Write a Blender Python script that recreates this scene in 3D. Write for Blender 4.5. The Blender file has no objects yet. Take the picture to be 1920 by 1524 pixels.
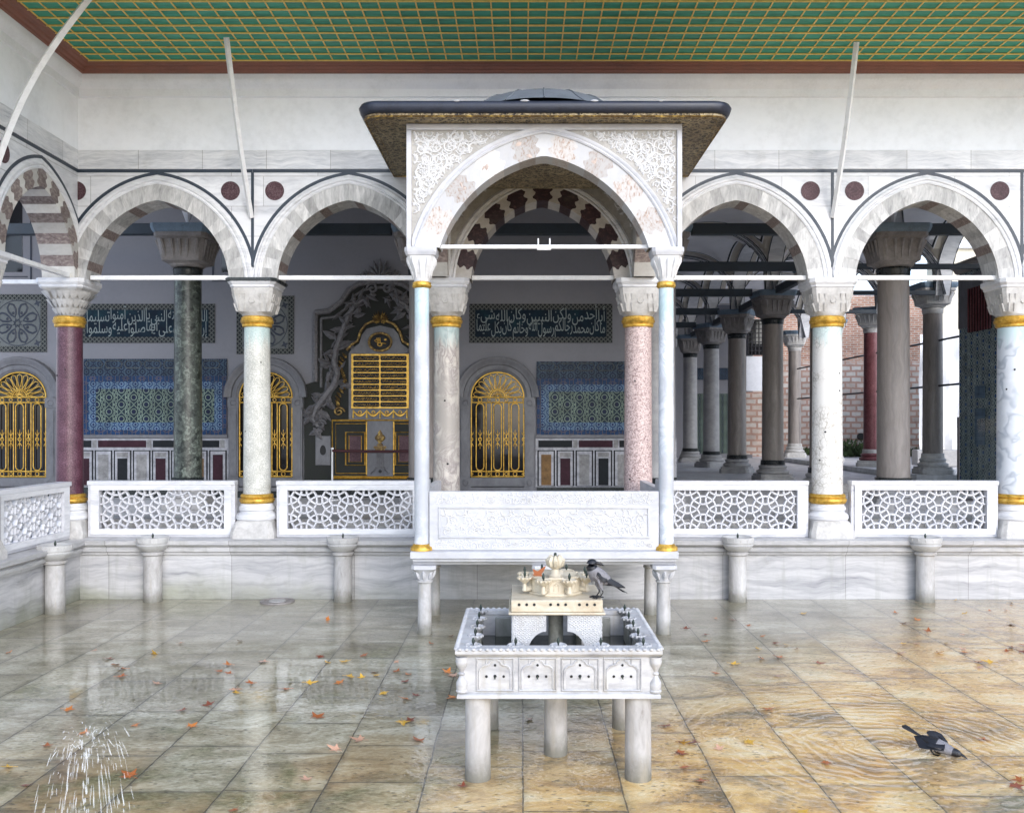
import bpy, bmesh, math, random
from mathutils import Vector, Matrix
R = math.radians
PI = math.pi
random.seed(7)
scene = bpy.context.scene
COL = scene.collection
F, CX, CY, EYE = 1740.0, 980.0, 795.0, 2.71          # focal length in photo pixels, vanishing point, eye height

def P(px, py, d):
    """the point of the place seen at photo pixel (px, py) at depth d"""
    return Vector(((px - CX) * d / F, d, EYE - (py - CY) * d / F))

def onfloor(px, py):
    d = EYE * F / (py - CY)
    return Vector(((px - CX) * d / F, d, 0.0))

# ------------------------------------------------------------------ materials
class G:
    def __init__(s, name):
        s.mat = bpy.data.materials.new(name); s.mat.use_nodes = True
        s.nt = s.mat.node_tree; s.b = s.nt.nodes['Principled BSDF']
    def n(s, t, **kw):
        nd = s.nt.nodes.new('ShaderNode' + t)
        for k, v in kw.items(): setattr(nd, k, v)
        return nd
    def put(s, sock, v):
        if v is None: return
        if isinstance(v, bpy.types.NodeSocket): s.nt.links.new(v, sock)
        elif isinstance(v, (tuple, list)) and sock.type == 'RGBA': sock.default_value = (v[0], v[1], v[2], 1)
        else: sock.default_value = v
    def m(s, op, a, b=None, c=None, clamp=False):
        nd = s.n('Math', operation=op, use_clamp=clamp)
        s.put(nd.inputs[0], a); s.put(nd.inputs[1], b); s.put(nd.inputs[2], c)
        return nd.outputs[0]
    def mix(s, f, a, b, mode='MIX'):
        nd = s.n('Mix', data_type='RGBA', blend_type=mode)
        s.put(nd.inputs[0], f); s.put(nd.inputs[6], a); s.put(nd.inputs[7], b)
        return nd.outputs[2]
    def ramp(s, f, stops, interp='LINEAR'):
        nd = s.n('ValToRGB'); cr = nd.color_ramp; cr.interpolation = interp
        while len(cr.elements) < len(stops): cr.elements.new(0.5)
        for e, (p, c) in zip(cr.elements, stops):
            e.position = p
            e.color = (c, c, c, 1) if isinstance(c, (int, float)) else (c[0], c[1], c[2], 1)
        s.put(nd.inputs[0], f); return nd.outputs[0]
    def ss(s, x, a, b):
        nd = s.n('MapRange', interpolation_type='SMOOTHSTEP')
        s.put(nd.inputs[0], x); nd.inputs[1].default_value = a; nd.inputs[2].default_value = b
        return nd.outputs[0]
    def obj(s, rand=True):
        v = s.n('TexCoord').outputs['Object']
        if not rand: return v
        r = s.m('MULTIPLY', s.n('ObjectInfo').outputs['Random'], 37.0)
        nd = s.n('VectorMath', operation='ADD'); s.put(nd.inputs[0], v); s.put(nd.inputs[1], r)
        return nd.outputs[0]
    def pos(s): return s.n('NewGeometry').outputs['Position']
    def xyz(s, v):
        nd = s.n('SeparateXYZ'); s.put(nd.inputs[0], v); return nd.outputs
    def vec(s, x, y, z=0.0):
        nd = s.n('CombineXYZ'); s.put(nd.inputs[0], x); s.put(nd.inputs[1], y); s.put(nd.inputs[2], z); return nd.outputs[0]
    def mp(s, v, scale=(1, 1, 1), rot=(0, 0, 0), loc=(0, 0, 0)):
        nd = s.n('Mapping'); s.put(nd.inputs[0], v)
        nd.inputs['Scale'].default_value = scale; nd.inputs['Rotation'].default_value = rot; nd.inputs['Location'].default_value = loc
        return nd.outputs[0]
    def noise(s, v, scale, detail=4, rough=.55, dist=0.0, color=False):
        nd = s.n('TexNoise'); s.put(nd.inputs['Vector'], v); nd.inputs['Scale'].default_value = scale
        nd.inputs['Detail'].default_value = detail; nd.inputs['Roughness'].default_value = rough; nd.inputs['Distortion'].default_value = dist
        return nd.outputs['Color' if color else 0]
    def warp(s, v, scale, amt):
        c = s.noise(v, scale, 3, color=True)
        a = s.n('VectorMath', operation='SUBTRACT'); s.put(a.inputs[0], c); a.inputs[1].default_value = (.5, .5, .5)
        b = s.n('VectorMath', operation='SCALE'); s.put(b.inputs[0], a.outputs[0]); b.inputs['Scale'].default_value = amt
        d = s.n('VectorMath', operation='ADD'); s.put(d.inputs[0], v); s.put(d.inputs[1], b.outputs[0])
        return d.outputs[0]
    def voro(s, v, scale, feature='F1', out='Distance', rnd=1.0):
        nd = s.n('TexVoronoi', feature=feature); s.put(nd.inputs['Vector'], v); nd.inputs['Scale'].default_value = scale
        nd.inputs['Randomness'].default_value = rnd
        return nd.outputs[out]
    def attr(s, name): return s.n('Attribute', attribute_name=name).outputs['Fac']
    def bump(s, h, strength=.3, dist=.01, normal=None):
        nd = s.n('Bump'); s.put(nd.inputs['Height'], h); nd.inputs['Strength'].default_value = strength
        nd.inputs['Distance'].default_value = dist
        if normal is not None: s.put(nd.inputs['Normal'], normal)
        return nd.outputs[0]
    def out(s, col, rough=.6, normal=None, metal=0.0, **kw):
        b = s.b.inputs
        s.put(b['Base Color'], col); s.put(b['Roughness'], rough); s.put(b['Normal'], normal); s.put(b['Metallic'], metal)
        for k, v in kw.items(): s.put(b[k.replace('_', ' ')], v)
        return s.mat

MT = {}
def plain(name, col, rough=.6, var=.15, scale=6, bump=.15, metal=0.0, **kw):
    g = G(name); v = g.obj()
    n = g.noise(v, scale, 6, .6); n2 = g.noise(v, scale * 9, 3, .6)
    f = g.m('ADD', g.m('MULTIPLY', n, .65), g.m('MULTIPLY', n2, .35))
    dk = tuple(c * (1 - var * 2.2) for c in col); lt = tuple(min(1, c * (1 + var)) for c in col)
    c = g.ramp(f, [(.3, dk), (.52, col), (.72, lt)])
    MT[name] = g.out(c, g.ramp(n, [(.3, max(0.04, rough - .1)), (.7, min(1, rough + .1))]), g.bump(n2, bump, .006) if bump else None, metal, **kw)
    return MT[name]

def marble(name, base, vein, stretch=(1, 1, 5), rot=(0, .15, 0), scale=1.6, lo=.44, hi=.62, rough=.35, rnd=False, dirt=.25, moss=False, grime=False,
           dirtcol=(.20, .18, .14), joints=None, alt=None, fine=.35):
    g = G(name); v = g.obj()
    w = g.mp(g.warp(v, 1.1, .35), stretch, rot)
    if rnd:                                                   # every block is cut from another piece of stone
        r = g.attr('rnd')
        a = g.n('VectorMath', operation='ADD'); g.put(a.inputs[0], w); g.put(a.inputs[1], g.m('MULTIPLY', r, 61.0)); w = a.outputs[0]
    n = g.noise(w, scale, 7, .62, .6)
    n2 = g.noise(w, scale * 4.3, 5, .6, .3)
    f = g.m('ADD', g.m('MULTIPLY', n, 1 - fine), g.m('MULTIPLY', n2, fine))
    col = g.ramp(f, [(lo - .1, vein), (lo, tuple((a + b) / 2 for a, b in zip(vein, base))), (hi, base), (min(1, hi + .2), tuple(min(1, c * 1.08) for c in base))])
    if rnd:
        if alt: col = g.mix(g.ss(r, .79, .81), col, g.ramp(n2, {'red': [(.3, (.11, .08, .075)), (.5, (.225, .175, .16)), (.7, (.38, .325, .29))], 'maroon': [(.3, (.018, .007, .009)), (.55, (.045, .016, .019)), (.72, (.12, .06, .06))],
                 'rosy': [(.34, (.34, .23, .17)), (.42, (.50, .43, .38)), (.56, (.57, .545, .52))]}[alt]))
        col = g.mix(1.0, col, g.ramp(g.m('FRACT', g.m('MULTIPLY', r, 13.7)), [(0, .70), (1, 1.10)]), 'MULTIPLY')
    d = g.noise(v, 2.3, 8, .7)
    col = g.mix(g.m('MULTIPLY', g.ss(d, .52, .74), dirt), col, dirtcol)
    h = g.m('ADD', g.noise(v, 40, 3), g.m('MULTIPLY', d, .8))
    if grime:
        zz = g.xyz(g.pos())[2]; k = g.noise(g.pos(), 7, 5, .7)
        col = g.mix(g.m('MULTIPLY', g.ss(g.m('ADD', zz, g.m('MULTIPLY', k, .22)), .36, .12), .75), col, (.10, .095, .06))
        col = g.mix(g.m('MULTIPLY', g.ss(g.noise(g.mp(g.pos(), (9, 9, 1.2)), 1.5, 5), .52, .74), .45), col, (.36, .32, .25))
    if moss:
        zz = g.xyz(g.pos())
        mo = g.m('MULTIPLY', g.ss(g.m('ADD', zz[2], g.m('MULTIPLY', g.noise(g.pos(), 1.3, 5), .9)), .85, .35), g.ss(zz[0], 2.0, -7.0))
        col = g.mix(g.m('MULTIPLY', mo, .75), col, g.ramp(d, [(.35, (.13, .14, .07)), (.65, (.30, .31, .22))]))
        col = g.mix(g.m('MULTIPLY', g.ss(g.noise(g.mp(v, (7, 7, .6)), 1.5, 4), .52, .72), .35), col, (.34, .34, .31))
    if joints:                                               # (block length, block height, plane)
        bl, bh, pl = joints
        o = g.xyz(g.n('TexCoord').outputs['Object'])
        bt = g.n('TexBrick', offset=.37); g.put(bt.inputs['Vector'], g.vec(o[0] if pl == 'x' else o[1], o[2], 0.0))
        bt.inputs['Scale'].default_value = 1; bt.inputs['Brick Width'].default_value = bl; bt.inputs['Row Height'].default_value = bh
        bt.inputs['Mortar Size'].default_value = .005; bt.inputs['Mortar Smooth'].default_value = .3
        bt.inputs['Color1'].default_value = (.86, .86, .86, 1); bt.inputs['Color2'].default_value = (1.05, 1.05, 1.05, 1); bt.inputs['Mortar'].default_value = (.5, .49, .47, 1)
        col = g.mix(1.0, col, bt.outputs['Color'], 'MULTIPLY')
    MT[name] = g.out(col, g.ramp(d, [(.3, rough - .08), (.7, rough + .2)]), g.bump(h, .16, .006))
    return MT[name]

plain('plaster_white', (.84, .855, .895), .8, .06, 1.1, .12)
plain('cornice_white', (.81, .825, .865), .7, .05, 3, .1)
plain('cornice_brown', (.24, .095, .065), .55, .12, 4, .1)
plain('inlay_blue', (.022, .034, .052), .45, .2, 8, .1)
plain('rod_white', (.78, .78, .78), .4, .08, 9, .06)
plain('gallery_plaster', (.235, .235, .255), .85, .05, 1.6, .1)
plain('painted_timber', (.03, .042, .055), .6, .18, 5, .2)
plain('black_band', (.012, .016, .016), .3, .2, 20, .1)
plain('lead', (.17, .20, .24), .6, .22, 5, .3); plain('lead_dark', (.016, .020, .034), .42, .25, 5, .3); plain('impost_blue', (.15, .21, .27), .6, .2, 6, .2)
plain('bronze', (.04, .055, .045), .45, .3, 30, .2, .5)
plain('iron', (.03, .03, .035), .5, .2, 20, .1, .5)
plain('dark_hole', (.012, .012, .012), .7, .2, 20, 0)
plain('dark_glass', (.006, .006, .008), .06, .1, 4, 0)
plain('carved_grey', (.14, .135, .14), .6, .35, 18, .4)
plain('breccia_green', (.012, .014, .010), .75, .45, 7, .1)
plain('rope_red', (.05, .012, .015), .8, .2, 60, .3)
plain('spout_stone', (.50, .495, .485), .4, .12, 6, .2)
plain('silver_text', (.27, .31, .30), .8, .2, 30, 0)
plain('rosette_ground', (.115, .125, .12), .5, .2, 14, .1)
plain('rosette_line', (.008, .013, .03), .4, .2, 20, 0)
plain('crow_black', (.010, .011, .016), .38, .35, 60, .35)
plain('crow_grey', (.22, .215, .23), .8, .16, 55, .4)
plain('beak_black', (.012, .012, .014), .3, .2, 40, .1)
plain('bark_white', (.8, .8, .8), .9, .05, 3, .2)
plain('stucco_cream', (.72, .66, .52), .9, .06, 1.2, .2)
plain('grass_green', (.06, .09, .03), .9, .4, 9, .4)

marble('marble_white', (.72, .72, .735), (.36, .37, .41), (1, 1, 4.5), (0, .12, 0), 1.3, .36, .52, .35, dirt=.12, joints=(1.35, .47, 'x'))
marble('marble_frieze', (.72, .72, .735), (.30, .32, .36), (.7, 1, 6), (0, .08, 0), 1.7, .40, .58, .35, dirt=.2, joints=(1.0, .60, 'x'))
marble('marble_plinth', (.56, .555, .555), (.17, .175, .20), (.45, .45, 5), (.12, .22, 0), 1.5, .38, .57, .4, dirt=.3, dirtcol=(.24, .23, .17), joints=(1.9, 3, 'x'), moss=True)
marble('marble_trim', (.70, .70, .71), (.36, .37, .40), (.6, 1, 4), (0, .1, 0), 1.8, .38, .55, .35, dirt=.2)
marble('voussoir_grey', (.64, .63, .61), (.07, .07, .075), (6, 6, 1.0), (0, .5, 0), 1.7, .38, .60, .45, rnd=True, dirt=.25, alt='red')
marble('voussoir_maroon', (.62, .59, .55), (.36, .32, .28), (2, 2, 3), (0, .1, 0), 2.0, .36, .58, .5, rnd=True, dirt=.3, alt='maroon')
marble('voussoir_striped', (.60, .58, .54), (.40, .37, .33), (2, 2, 3), (0, .1, 0), 2.0, .36, .58, .5, rnd=True, dirt=.3, alt='red')
marble('voussoir_pink', (.58, .575, .57), (.50, .50, .52), (4, 4, 2), (0, .4, 0), 2.2, .36, .56, .5, rnd=True, dirt=.2, dirtcol=(.42, .35, .28), alt='rosy')
marble('marble_pavilion', (.54, .54, .555), (.32, .33, .37), (1, 1, 2.5), (0, .3, 0), 1.6, .36, .55, .35, dirt=.28, dirtcol=(.36, .33, .27))
marble('relief_white', (.64, .635, .63), (.42, .40, .37), (2, 2, 2), (0, 0, 0), 3, .36, .52, .45, dirt=.15)
marble('relief_ground', (.44, .42, .385), (.24, .22, .19), (2, 2, 2), (0, 0, 0), 3, .40, .60, .6, dirt=.2)
marble('lattice_marble', (.60, .60, .62), (.36, .37, .41), (1, 1, 3), (0, .1, 0), 2, .36, .52, .35, dirt=.22)
marble('marble_basin', (.52, .52, .52), (.20, .20, .22), (1, 1, 3), (0, .35, 0), 2.2, .38, .56, .4, grime=True, dirt=.35, dirtcol=(.30, .27, .2))
marble('marble_honey', (.60, .54, .42), (.34, .25, .13), (1.5, 1.5, 2), (0, .2, 0), 3.5, .36, .58, .4, dirt=.3, dirtcol=(.34, .2, .09))
marble('leg_marble', (.50, .49, .48), (.25, .235, .22), (3, 3, 1), (0, 0, 0), 2.2, .40, .60, .5, grime=True, dirt=.4, dirtcol=(.22, .19, .14))
marble('marble_mossy', (.28, .28, .25), (.07, .075, .05), (2, 2, 1), (0, 0, 0), 3, .40, .60, .5, dirt=.6, dirtcol=(.03, .035, .018))
marble('window_marble', (.155, .155, .165), (.06, .06, .065), (2, 2, 1), (0, 0, 0), 2, .38, .60, .4, dirt=.3, dirtcol=(.04, .04, .04))
marble('shaft_brown', (.29, .255, .23), (.085, .07, .06), (5, 5, .35), (0, 0, 0), 1.6, .36, .62, .35, dirt=.2, fine=.2)
marble('shaft_grey', (.42, .41, .40), (.14, .14, .15), (1.2, 1.2, 2), (.5, .4, 0), 1.6, .36, .62, .35, dirt=.2)
marble('capital_dark', (.27, .25, .24), (.09, .08, .075), (2, 2, 2), (0, 0, 0), 3, .38, .6, .6, dirt=.2)
marble('capital_pale', (.54, .525, .50), (.26, .245, .23), (2, 2, 2), (0, 0, 0), 2.5, .38, .56, .5, dirt=.35)
marble('terrace_stone', (.70, .69, .68), (.27, .26, .25), (1, 1, 1), (0, 0, 0), 2, .38, .6, .35, dirt=.2)

def shaft(name, base, vein, kind, stain=True):
    g = G(name); v = g.obj()
    if kind == 'crackle':                                     # thin dark net over a pale ground
        e = g.voro(g.mp(g.warp(v, 5, .22), (1, 1, .8)), 9, 'DISTANCE_TO_EDGE')
        e2 = g.voro(g.mp(g.warp(v, 3, .3), (1, 1, .6), (.4, .3, 0)), 21, 'DISTANCE_TO_EDGE')
        f = g.m('MAXIMUM', g.ramp(e, [(0, 1), (.06, 0)]), g.m('MULTIPLY', g.ramp(e2, [(0, 1), (.1, 0)]), .6))
        f = g.m('MULTIPLY', f, g.ss(g.noise(v, 2.5, 5), .35, .62))
        c = g.mix(f, base, vein)
    elif kind == 'speckle':
        a = g.noise(v, 55, 3, .7); b = g.noise(v, 5, 5, .6)
        c = g.ramp(g.m('ADD', g.m('MULTIPLY', a, .7), g.m('MULTIPLY', b, .3)), [(.36, vein), (.5, base), (.64, tuple(min(1, x * 1.35 + .05) for x in base))])
    elif kind == 'granite':
        a = g.voro(v, 62, 'F1', 'Color'); sa = g.xyz(a)
        c = g.ramp(g.m('ADD', g.m('MULTIPLY', sa[0], .7), g.m('MULTIPLY', g.noise(v, 3, 4), .3)), [(.1, vein), (.35, base), (.75, tuple(min(1, x * 1.35 + .08) for x in base))])
    elif kind == 'wavy':
        n = g.noise(g.mp(g.warp(v, 1.4, .9), (1, 1, 1.4)), 1.2, 2)
        w = g.m('FRACT', g.m('MULTIPLY', n, 7))
        c = g.ramp(w, [(0, vein), (.25, base), (.8, tuple(min(1, x * 1.08) for x in base)), (1, vein)])
    elif kind == 'breccia':
        vv = g.warp(v, 4, .25)
        a = g.xyz(g.voro(vv, 10, 'F1', 'Color'))[0]; e = g.voro(vv, 10, 'DISTANCE_TO_EDGE')
        b = g.xyz(g.voro(g.warp(v, 9, .1), 28, 'F1', 'Color'))[1]
        c = g.ramp(g.m('ADD', g.m('MULTIPLY', a, .55), g.m('MULTIPLY', b, .45)), [(.2, vein), (.45, base), (.62, base), (.8, tuple(x * 2.6 for x in base))])
        c = g.mix(g.ramp(e, [(0, .6), (.05, 0)]), c, tuple(x * 1.8 for x in base))
    else:                                                     # smoky veins
        n = g.noise(g.mp(g.warp(v, 1.6, .5), (1.6, 1.6, 1.1), (.5, .5, 0)), 2.3, 8, .65, 1.2)
        e = g.m('ABSOLUTE', g.m('SUBTRACT', n, .5))
        c = g.ramp(e, [(0, vein), (.035, tuple((a + b) / 2 for a, b in zip(base, vein))), (.10, base), (.2, tuple(min(1, x * 1.12) for x in base))])
        c = g.mix(g.ss(g.noise(v, 1.3, 4), .45, .68), c, tuple(x * .62 for x in base))
    d = g.noise(v, 2.2, 8, .7)
    c = g.mix(g.m('MULTIPLY', g.ss(d, .55, .78), .3), c, tuple(x * .45 for x in base))
    if stain:                                                 # copper green washed down from the gilt collar
        z = g.xyz(g.n('TexCoord').outputs['Object'])[2]
        t = g.m('MULTIPLY', g.ss(g.m('ADD', z, g.m('MULTIPLY', g.noise(g.mp(v, (9, 9, 1)), 3, 3), .5)), 4.12, 4.42), .45)
        c = g.mix(t, c, (.34, .56, .56))
    MT[name] = g.out(c, .62 if name.startswith('roundel') else .36, g.bump(g.m('ADD', g.noise(v, 30, 3), g.m('MULTIPLY', d, 1.0)), .14, .006))
shaft('shaft_porphyry', (.085, .026, .044), (.034, .010, .018), 'speckle', False)
shaft('roundel_porphyry', (.060, .020, .027), (.022, .007, .010), 'speckle', False)
shaft('shaft_pale', (.50, .495, .45), (.33, .33, .29), 'speckle')
shaft('shaft_smoky', (.50, .455, .40), (.25, .215, .20), 'smoky')
shaft('shaft_pink', (.40, .30, .28), (.20, .12, .115), 'granite', False)
shaft('shaft_netted', (.74, .72, .68), (.30, .27, .22), 'crackle')
shaft('shaft_wavy', (.60, .63, .67), (.40, .44, .50), 'wavy')
shaft('shaft_bluish', (.68, .70, .74), (.46, .50, .55), 'smoky')
shaft('shaft_verde', (.052, .062, .052), (.012, .016, .013), 'breccia', False)
shaft('shaft_red', (.17, .05, .055), (.09, .025, .03), 'speckle', False)

def gilt(name='gilt', col=(.62, .36, .055), rough=.36):
    g = G(name); v = g.obj(); n = g.noise(v, 14, 5, .65)
    c = g.ramp(n, [(.28, tuple(x * .45 for x in col)), (.5, col), (.75, (.86, .60, .16))])
    MT[name] = g.out(c, g.ramp(n, [(.3, rough - .08), (.7, rough + .14)]), g.bump(n, .12, .004), .55)
gilt(); plain('gilt_paint', (.90, .62, .17), .5, .14, 12, .1)

def green_boards():
    g = G('green_boards'); v = g.obj(); o = g.xyz(v)
    n = g.noise(g.mp(v, (1, 6, 1)), 3, 5)
    c = g.ramp(n, [(.3, (.018, .22, .145)), (.55, (.032, .33, .22)), (.75, (.06, .40, .28))])
    MT['green_boards'] = g.out(c, .55, g.bump(n, .1, .005))
green_boards()

def gold_carving():
    g = G('gold_carving'); v = g.obj()
    e = g.voro(g.warp(v, 6, .16), 9, 'DISTANCE_TO_EDGE'); e2 = g.voro(g.warp(v, 10, .08), 22, 'DISTANCE_TO_EDGE')
    f = g.m('MAXIMUM', g.ramp(e, [(.03, 1), (.16, 0)]), g.m('MULTIPLY', g.ramp(e2, [(.04, 1), (.2, 0)]), .7))
    c = g.mix(f, (.018, .014, .011), g.ramp(g.noise(v, 2, 4), [(.3, (.22, .165, .09)), (.7, (.42, .34, .20))]))
    MT['gold_carving'] = g.out(c, .55, g.bump(f, .6, .015))
gold_carving()

def tile_mat(name, per, ground, line, disc, radii, plane='x', w=.012):
    """interlaced rings of a star pattern fired on glazed tiles"""
    g = G(name); o = g.xyz(g.n('TexCoord').outputs['Object']); x = o[0] if plane == 'x' else o[1]; z = o[2]
    mask, dsc = None, None
    for ox, oz in ((0, 0), (.5, .5)):
        cx = g.m('MULTIPLY', g.m('SUBTRACT', g.m('FRACT', g.m('ADD', g.m('DIVIDE', x, per * 1.732), ox)), .5), per * 1.732)
        cz = g.m('MULTIPLY', g.m('SUBTRACT', g.m('FRACT', g.m('ADD', g.m('DIVIDE', z, per), oz)), .5), per)
        d = g.m('SQRT', g.m('ADD', g.m('MULTIPLY', cx, cx), g.m('MULTIPLY', cz, cz)))
        a = g.m('ARCTAN2', cz, cx); petal = g.m('ADD', d, g.m('MULTIPLY', g.m('COSINE', g.m('MULTIPLY', a, 6)), per * .05))
        for r in radii:
            q = g.m('COMPARE', petal if r > .2 else d, r * per, w); mask = q if mask is None else g.m('MAXIMUM', mask, q)
        q = g.m('LESS_THAN', d, radii[0] * per); dsc = q if dsc is None else g.m('MAXIMUM', dsc, q)
    n = g.noise(g.obj(), 5, 5)
    c = g.mix(dsc, ground, disc); c = g.mix(mask, c, line)
    c = g.mix(1.0, c, g.ramp(n, [(.3, .6), (.7, 1.2)]), 'MULTIPLY')
    gx = g.m('ABSOLUTE', g.m('SUBTRACT', g.m('FRACT', g.m('MULTIPLY', x, 4)), .5)); gz = g.m('ABSOLUTE', g.m('SUBTRACT', g.m('FRACT', g.m('MULTIPLY', z, 4)), .5))
    j = g.ss(g.m('MAXIMUM', gx, gz), .47, .5)
    c = g.mix(g.m('MULTIPLY', j, .5), c, (.02, .03, .05))
    MT[name] = g.out(c, .4, g.bump(g.m('SUBTRACT', 1.0, j), .2, .004), Specular_IOR_Level=.2)
tile_mat('tile_field', .30, (.006, .020, .034), (.17, .22, .17), (.004, .010, .04), (.19, .40, .62), w=.010)
tile_mat('tile_border', .17, (.008, .036, .115), (.13, .20, .27), (.004, .012, .08), (.2, .5), w=.011)
tile_mat('tile_edge', .20, (.006, .034, .10), (.11, .085, .08), (.005, .025, .10), (.16, .7), w=.006)
tile_mat('tile_frieze', .17, (.004, .010, .035), (.05, .085, .12), (.003, .007, .02), (.18, .5), w=.010)
tile_mat('tile_dark', .34, (.040, .075, .115), (.34, .40, .38), (.03, .09, .24), (.19, .40, .62), 'y', .018)
def trellis():
    g = G('trellis_border'); o = g.xyz(g.n('TexCoord').outputs['Object'])
    a = g.m('FRACT', g.m('MULTIPLY', g.m('ADD', o[0], o[2]), 11)); b = g.m('FRACT', g.m('MULTIPLY', g.m('SUBTRACT', o[0], o[2]), 11))
    f = g.m('MAXIMUM', g.m('LESS_THAN', a, .3), g.m('LESS_THAN', b, .3))
    MT['trellis_border'] = g.out(g.mix(f, (.016, .020, .022), (.12, .125, .115)), .6, Specular_IOR_Level=.2)
trellis()
def calligraphy_ground():
    g = G('inscription_ground'); n = g.noise(g.obj(), 4, 4)
    MT['inscription_ground'] = g.out(g.ramp(n, [(.3, (.004, .008, .018)), (.6, (.007, .022, .036)), (.75, (.012, .045, .055))]), .6, Specular_IOR_Level=.15)
calligraphy_ground()

def dado_mat():
    g = G('dado_inlay'); r = g.attr('rnd'); n = g.noise(g.obj(), 9, 5, .7)
    c = g.ramp(r, [(0, (.36, .36, .38)), (.19, (.008, .010, .012)), (.39, (.034, .009, .016)), (.59, (.24, .235, .23)), (.79, (.16, .09, .035))], 'CONSTANT')
    c = g.mix(1.0, c, g.ramp(n, [(.3, .6), (.7, 1.3)]), 'MULTIPLY')
    MT['dado_inlay'] = g.out(c, .65, Specular_IOR_Level=.25)
dado_mat()

def vault_mat():
    g = G('vault_paint'); e = g.attr('edge'); w = g.attr('groin'); n = g.noise(g.obj(), 1.5, 5)
    m = None
    for a in (.14, .46):
        q = g.m('COMPARE', e, a, .028); m = q if m is None else g.m('MAXIMUM', m, q)
    c = g.mix(g.m('COMPARE', e, .30, .10), g.ramp(n, [(.3, (.76, .755, .77)), (.7, (.87, .86, .88))]), (.60, .55, .47))
    c = g.mix(m, c, (.03, .035, .04))
    MT['vault_paint'] = g.out(c, .8)
vault_mat()

def brick_mat():
    g = G('old_brick'); o = g.xyz(g.n('TexCoord').outputs['Object']); v = g.warp(g.warp(g.n('TexCoord').outputs['Object'], 1.5, .07), 5, .05); q = g.xyz(v)
    bt = g.n('TexBrick'); g.put(bt.inputs['Vector'], g.vec(q[0], q[2], 0.0)); bt.inputs['Scale'].default_value = 1
    for k, val in (('Brick Width', .34), ('Row Height', .105), ('Mortar Size', .02), ('Bias', 0.0)): bt.inputs[k].default_value = val
    bt.inputs['Color1'].default_value = (.36, .15, .095, 1); bt.inputs['Color2'].default_value = (.52, .27, .18, 1); bt.inputs['Mortar'].default_value = (.52, .46, .39, 1)
    b2 = g.n('TexBrick'); g.put(b2.inputs['Vector'], g.vec(q[0], q[2], 0.0)); b2.inputs['Scale'].default_value = 1
    for k, val in (('Brick Width', .52), ('Row Height', .27), ('Mortar Size', .05), ('Bias', .0)): b2.inputs[k].default_value = val
    b2.inputs['Color1'].default_value = (.62, .60, .55, 1); b2.inputs['Color2'].default_value = (.50, .41, .35, 1); b2.inputs['Mortar'].default_value = (.43, .27, .21, 1)
    n = g.noise(g.obj(), 1.1, 7, .65)
    c = g.mix(g.ss(g.m('ADD', o[2], g.m('MULTIPLY', n, .5)), 4.9, 4.6), bt.outputs['Color'], b2.outputs['Color'])
    c = g.mix(1.0, c, g.ramp(n, [(.3, .65), (.55, 1.0), (.75, 1.2)]), 'MULTIPLY')
    MT['old_brick'] = g.out(c, .9, g.bump(g.m('ADD', bt.outputs['Fac'], n), .4, .02))
brick_mat()

def leaf_mat():
    g = G('dry_leaf'); c0 = g.n('ObjectInfo').outputs['Color']; n = g.noise(g.obj(), 22, 5, .65)
    c = g.mix(1.0, c0, g.ramp(n, [(.3, .45), (.55, 1.0), (.75, 1.3)]), 'MULTIPLY')
    MT['dry_leaf'] = g.out(c, .4, g.bump(n, .3, .004), Coat_Weight=.4, Coat_Roughness=.15)
leaf_mat()

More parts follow.
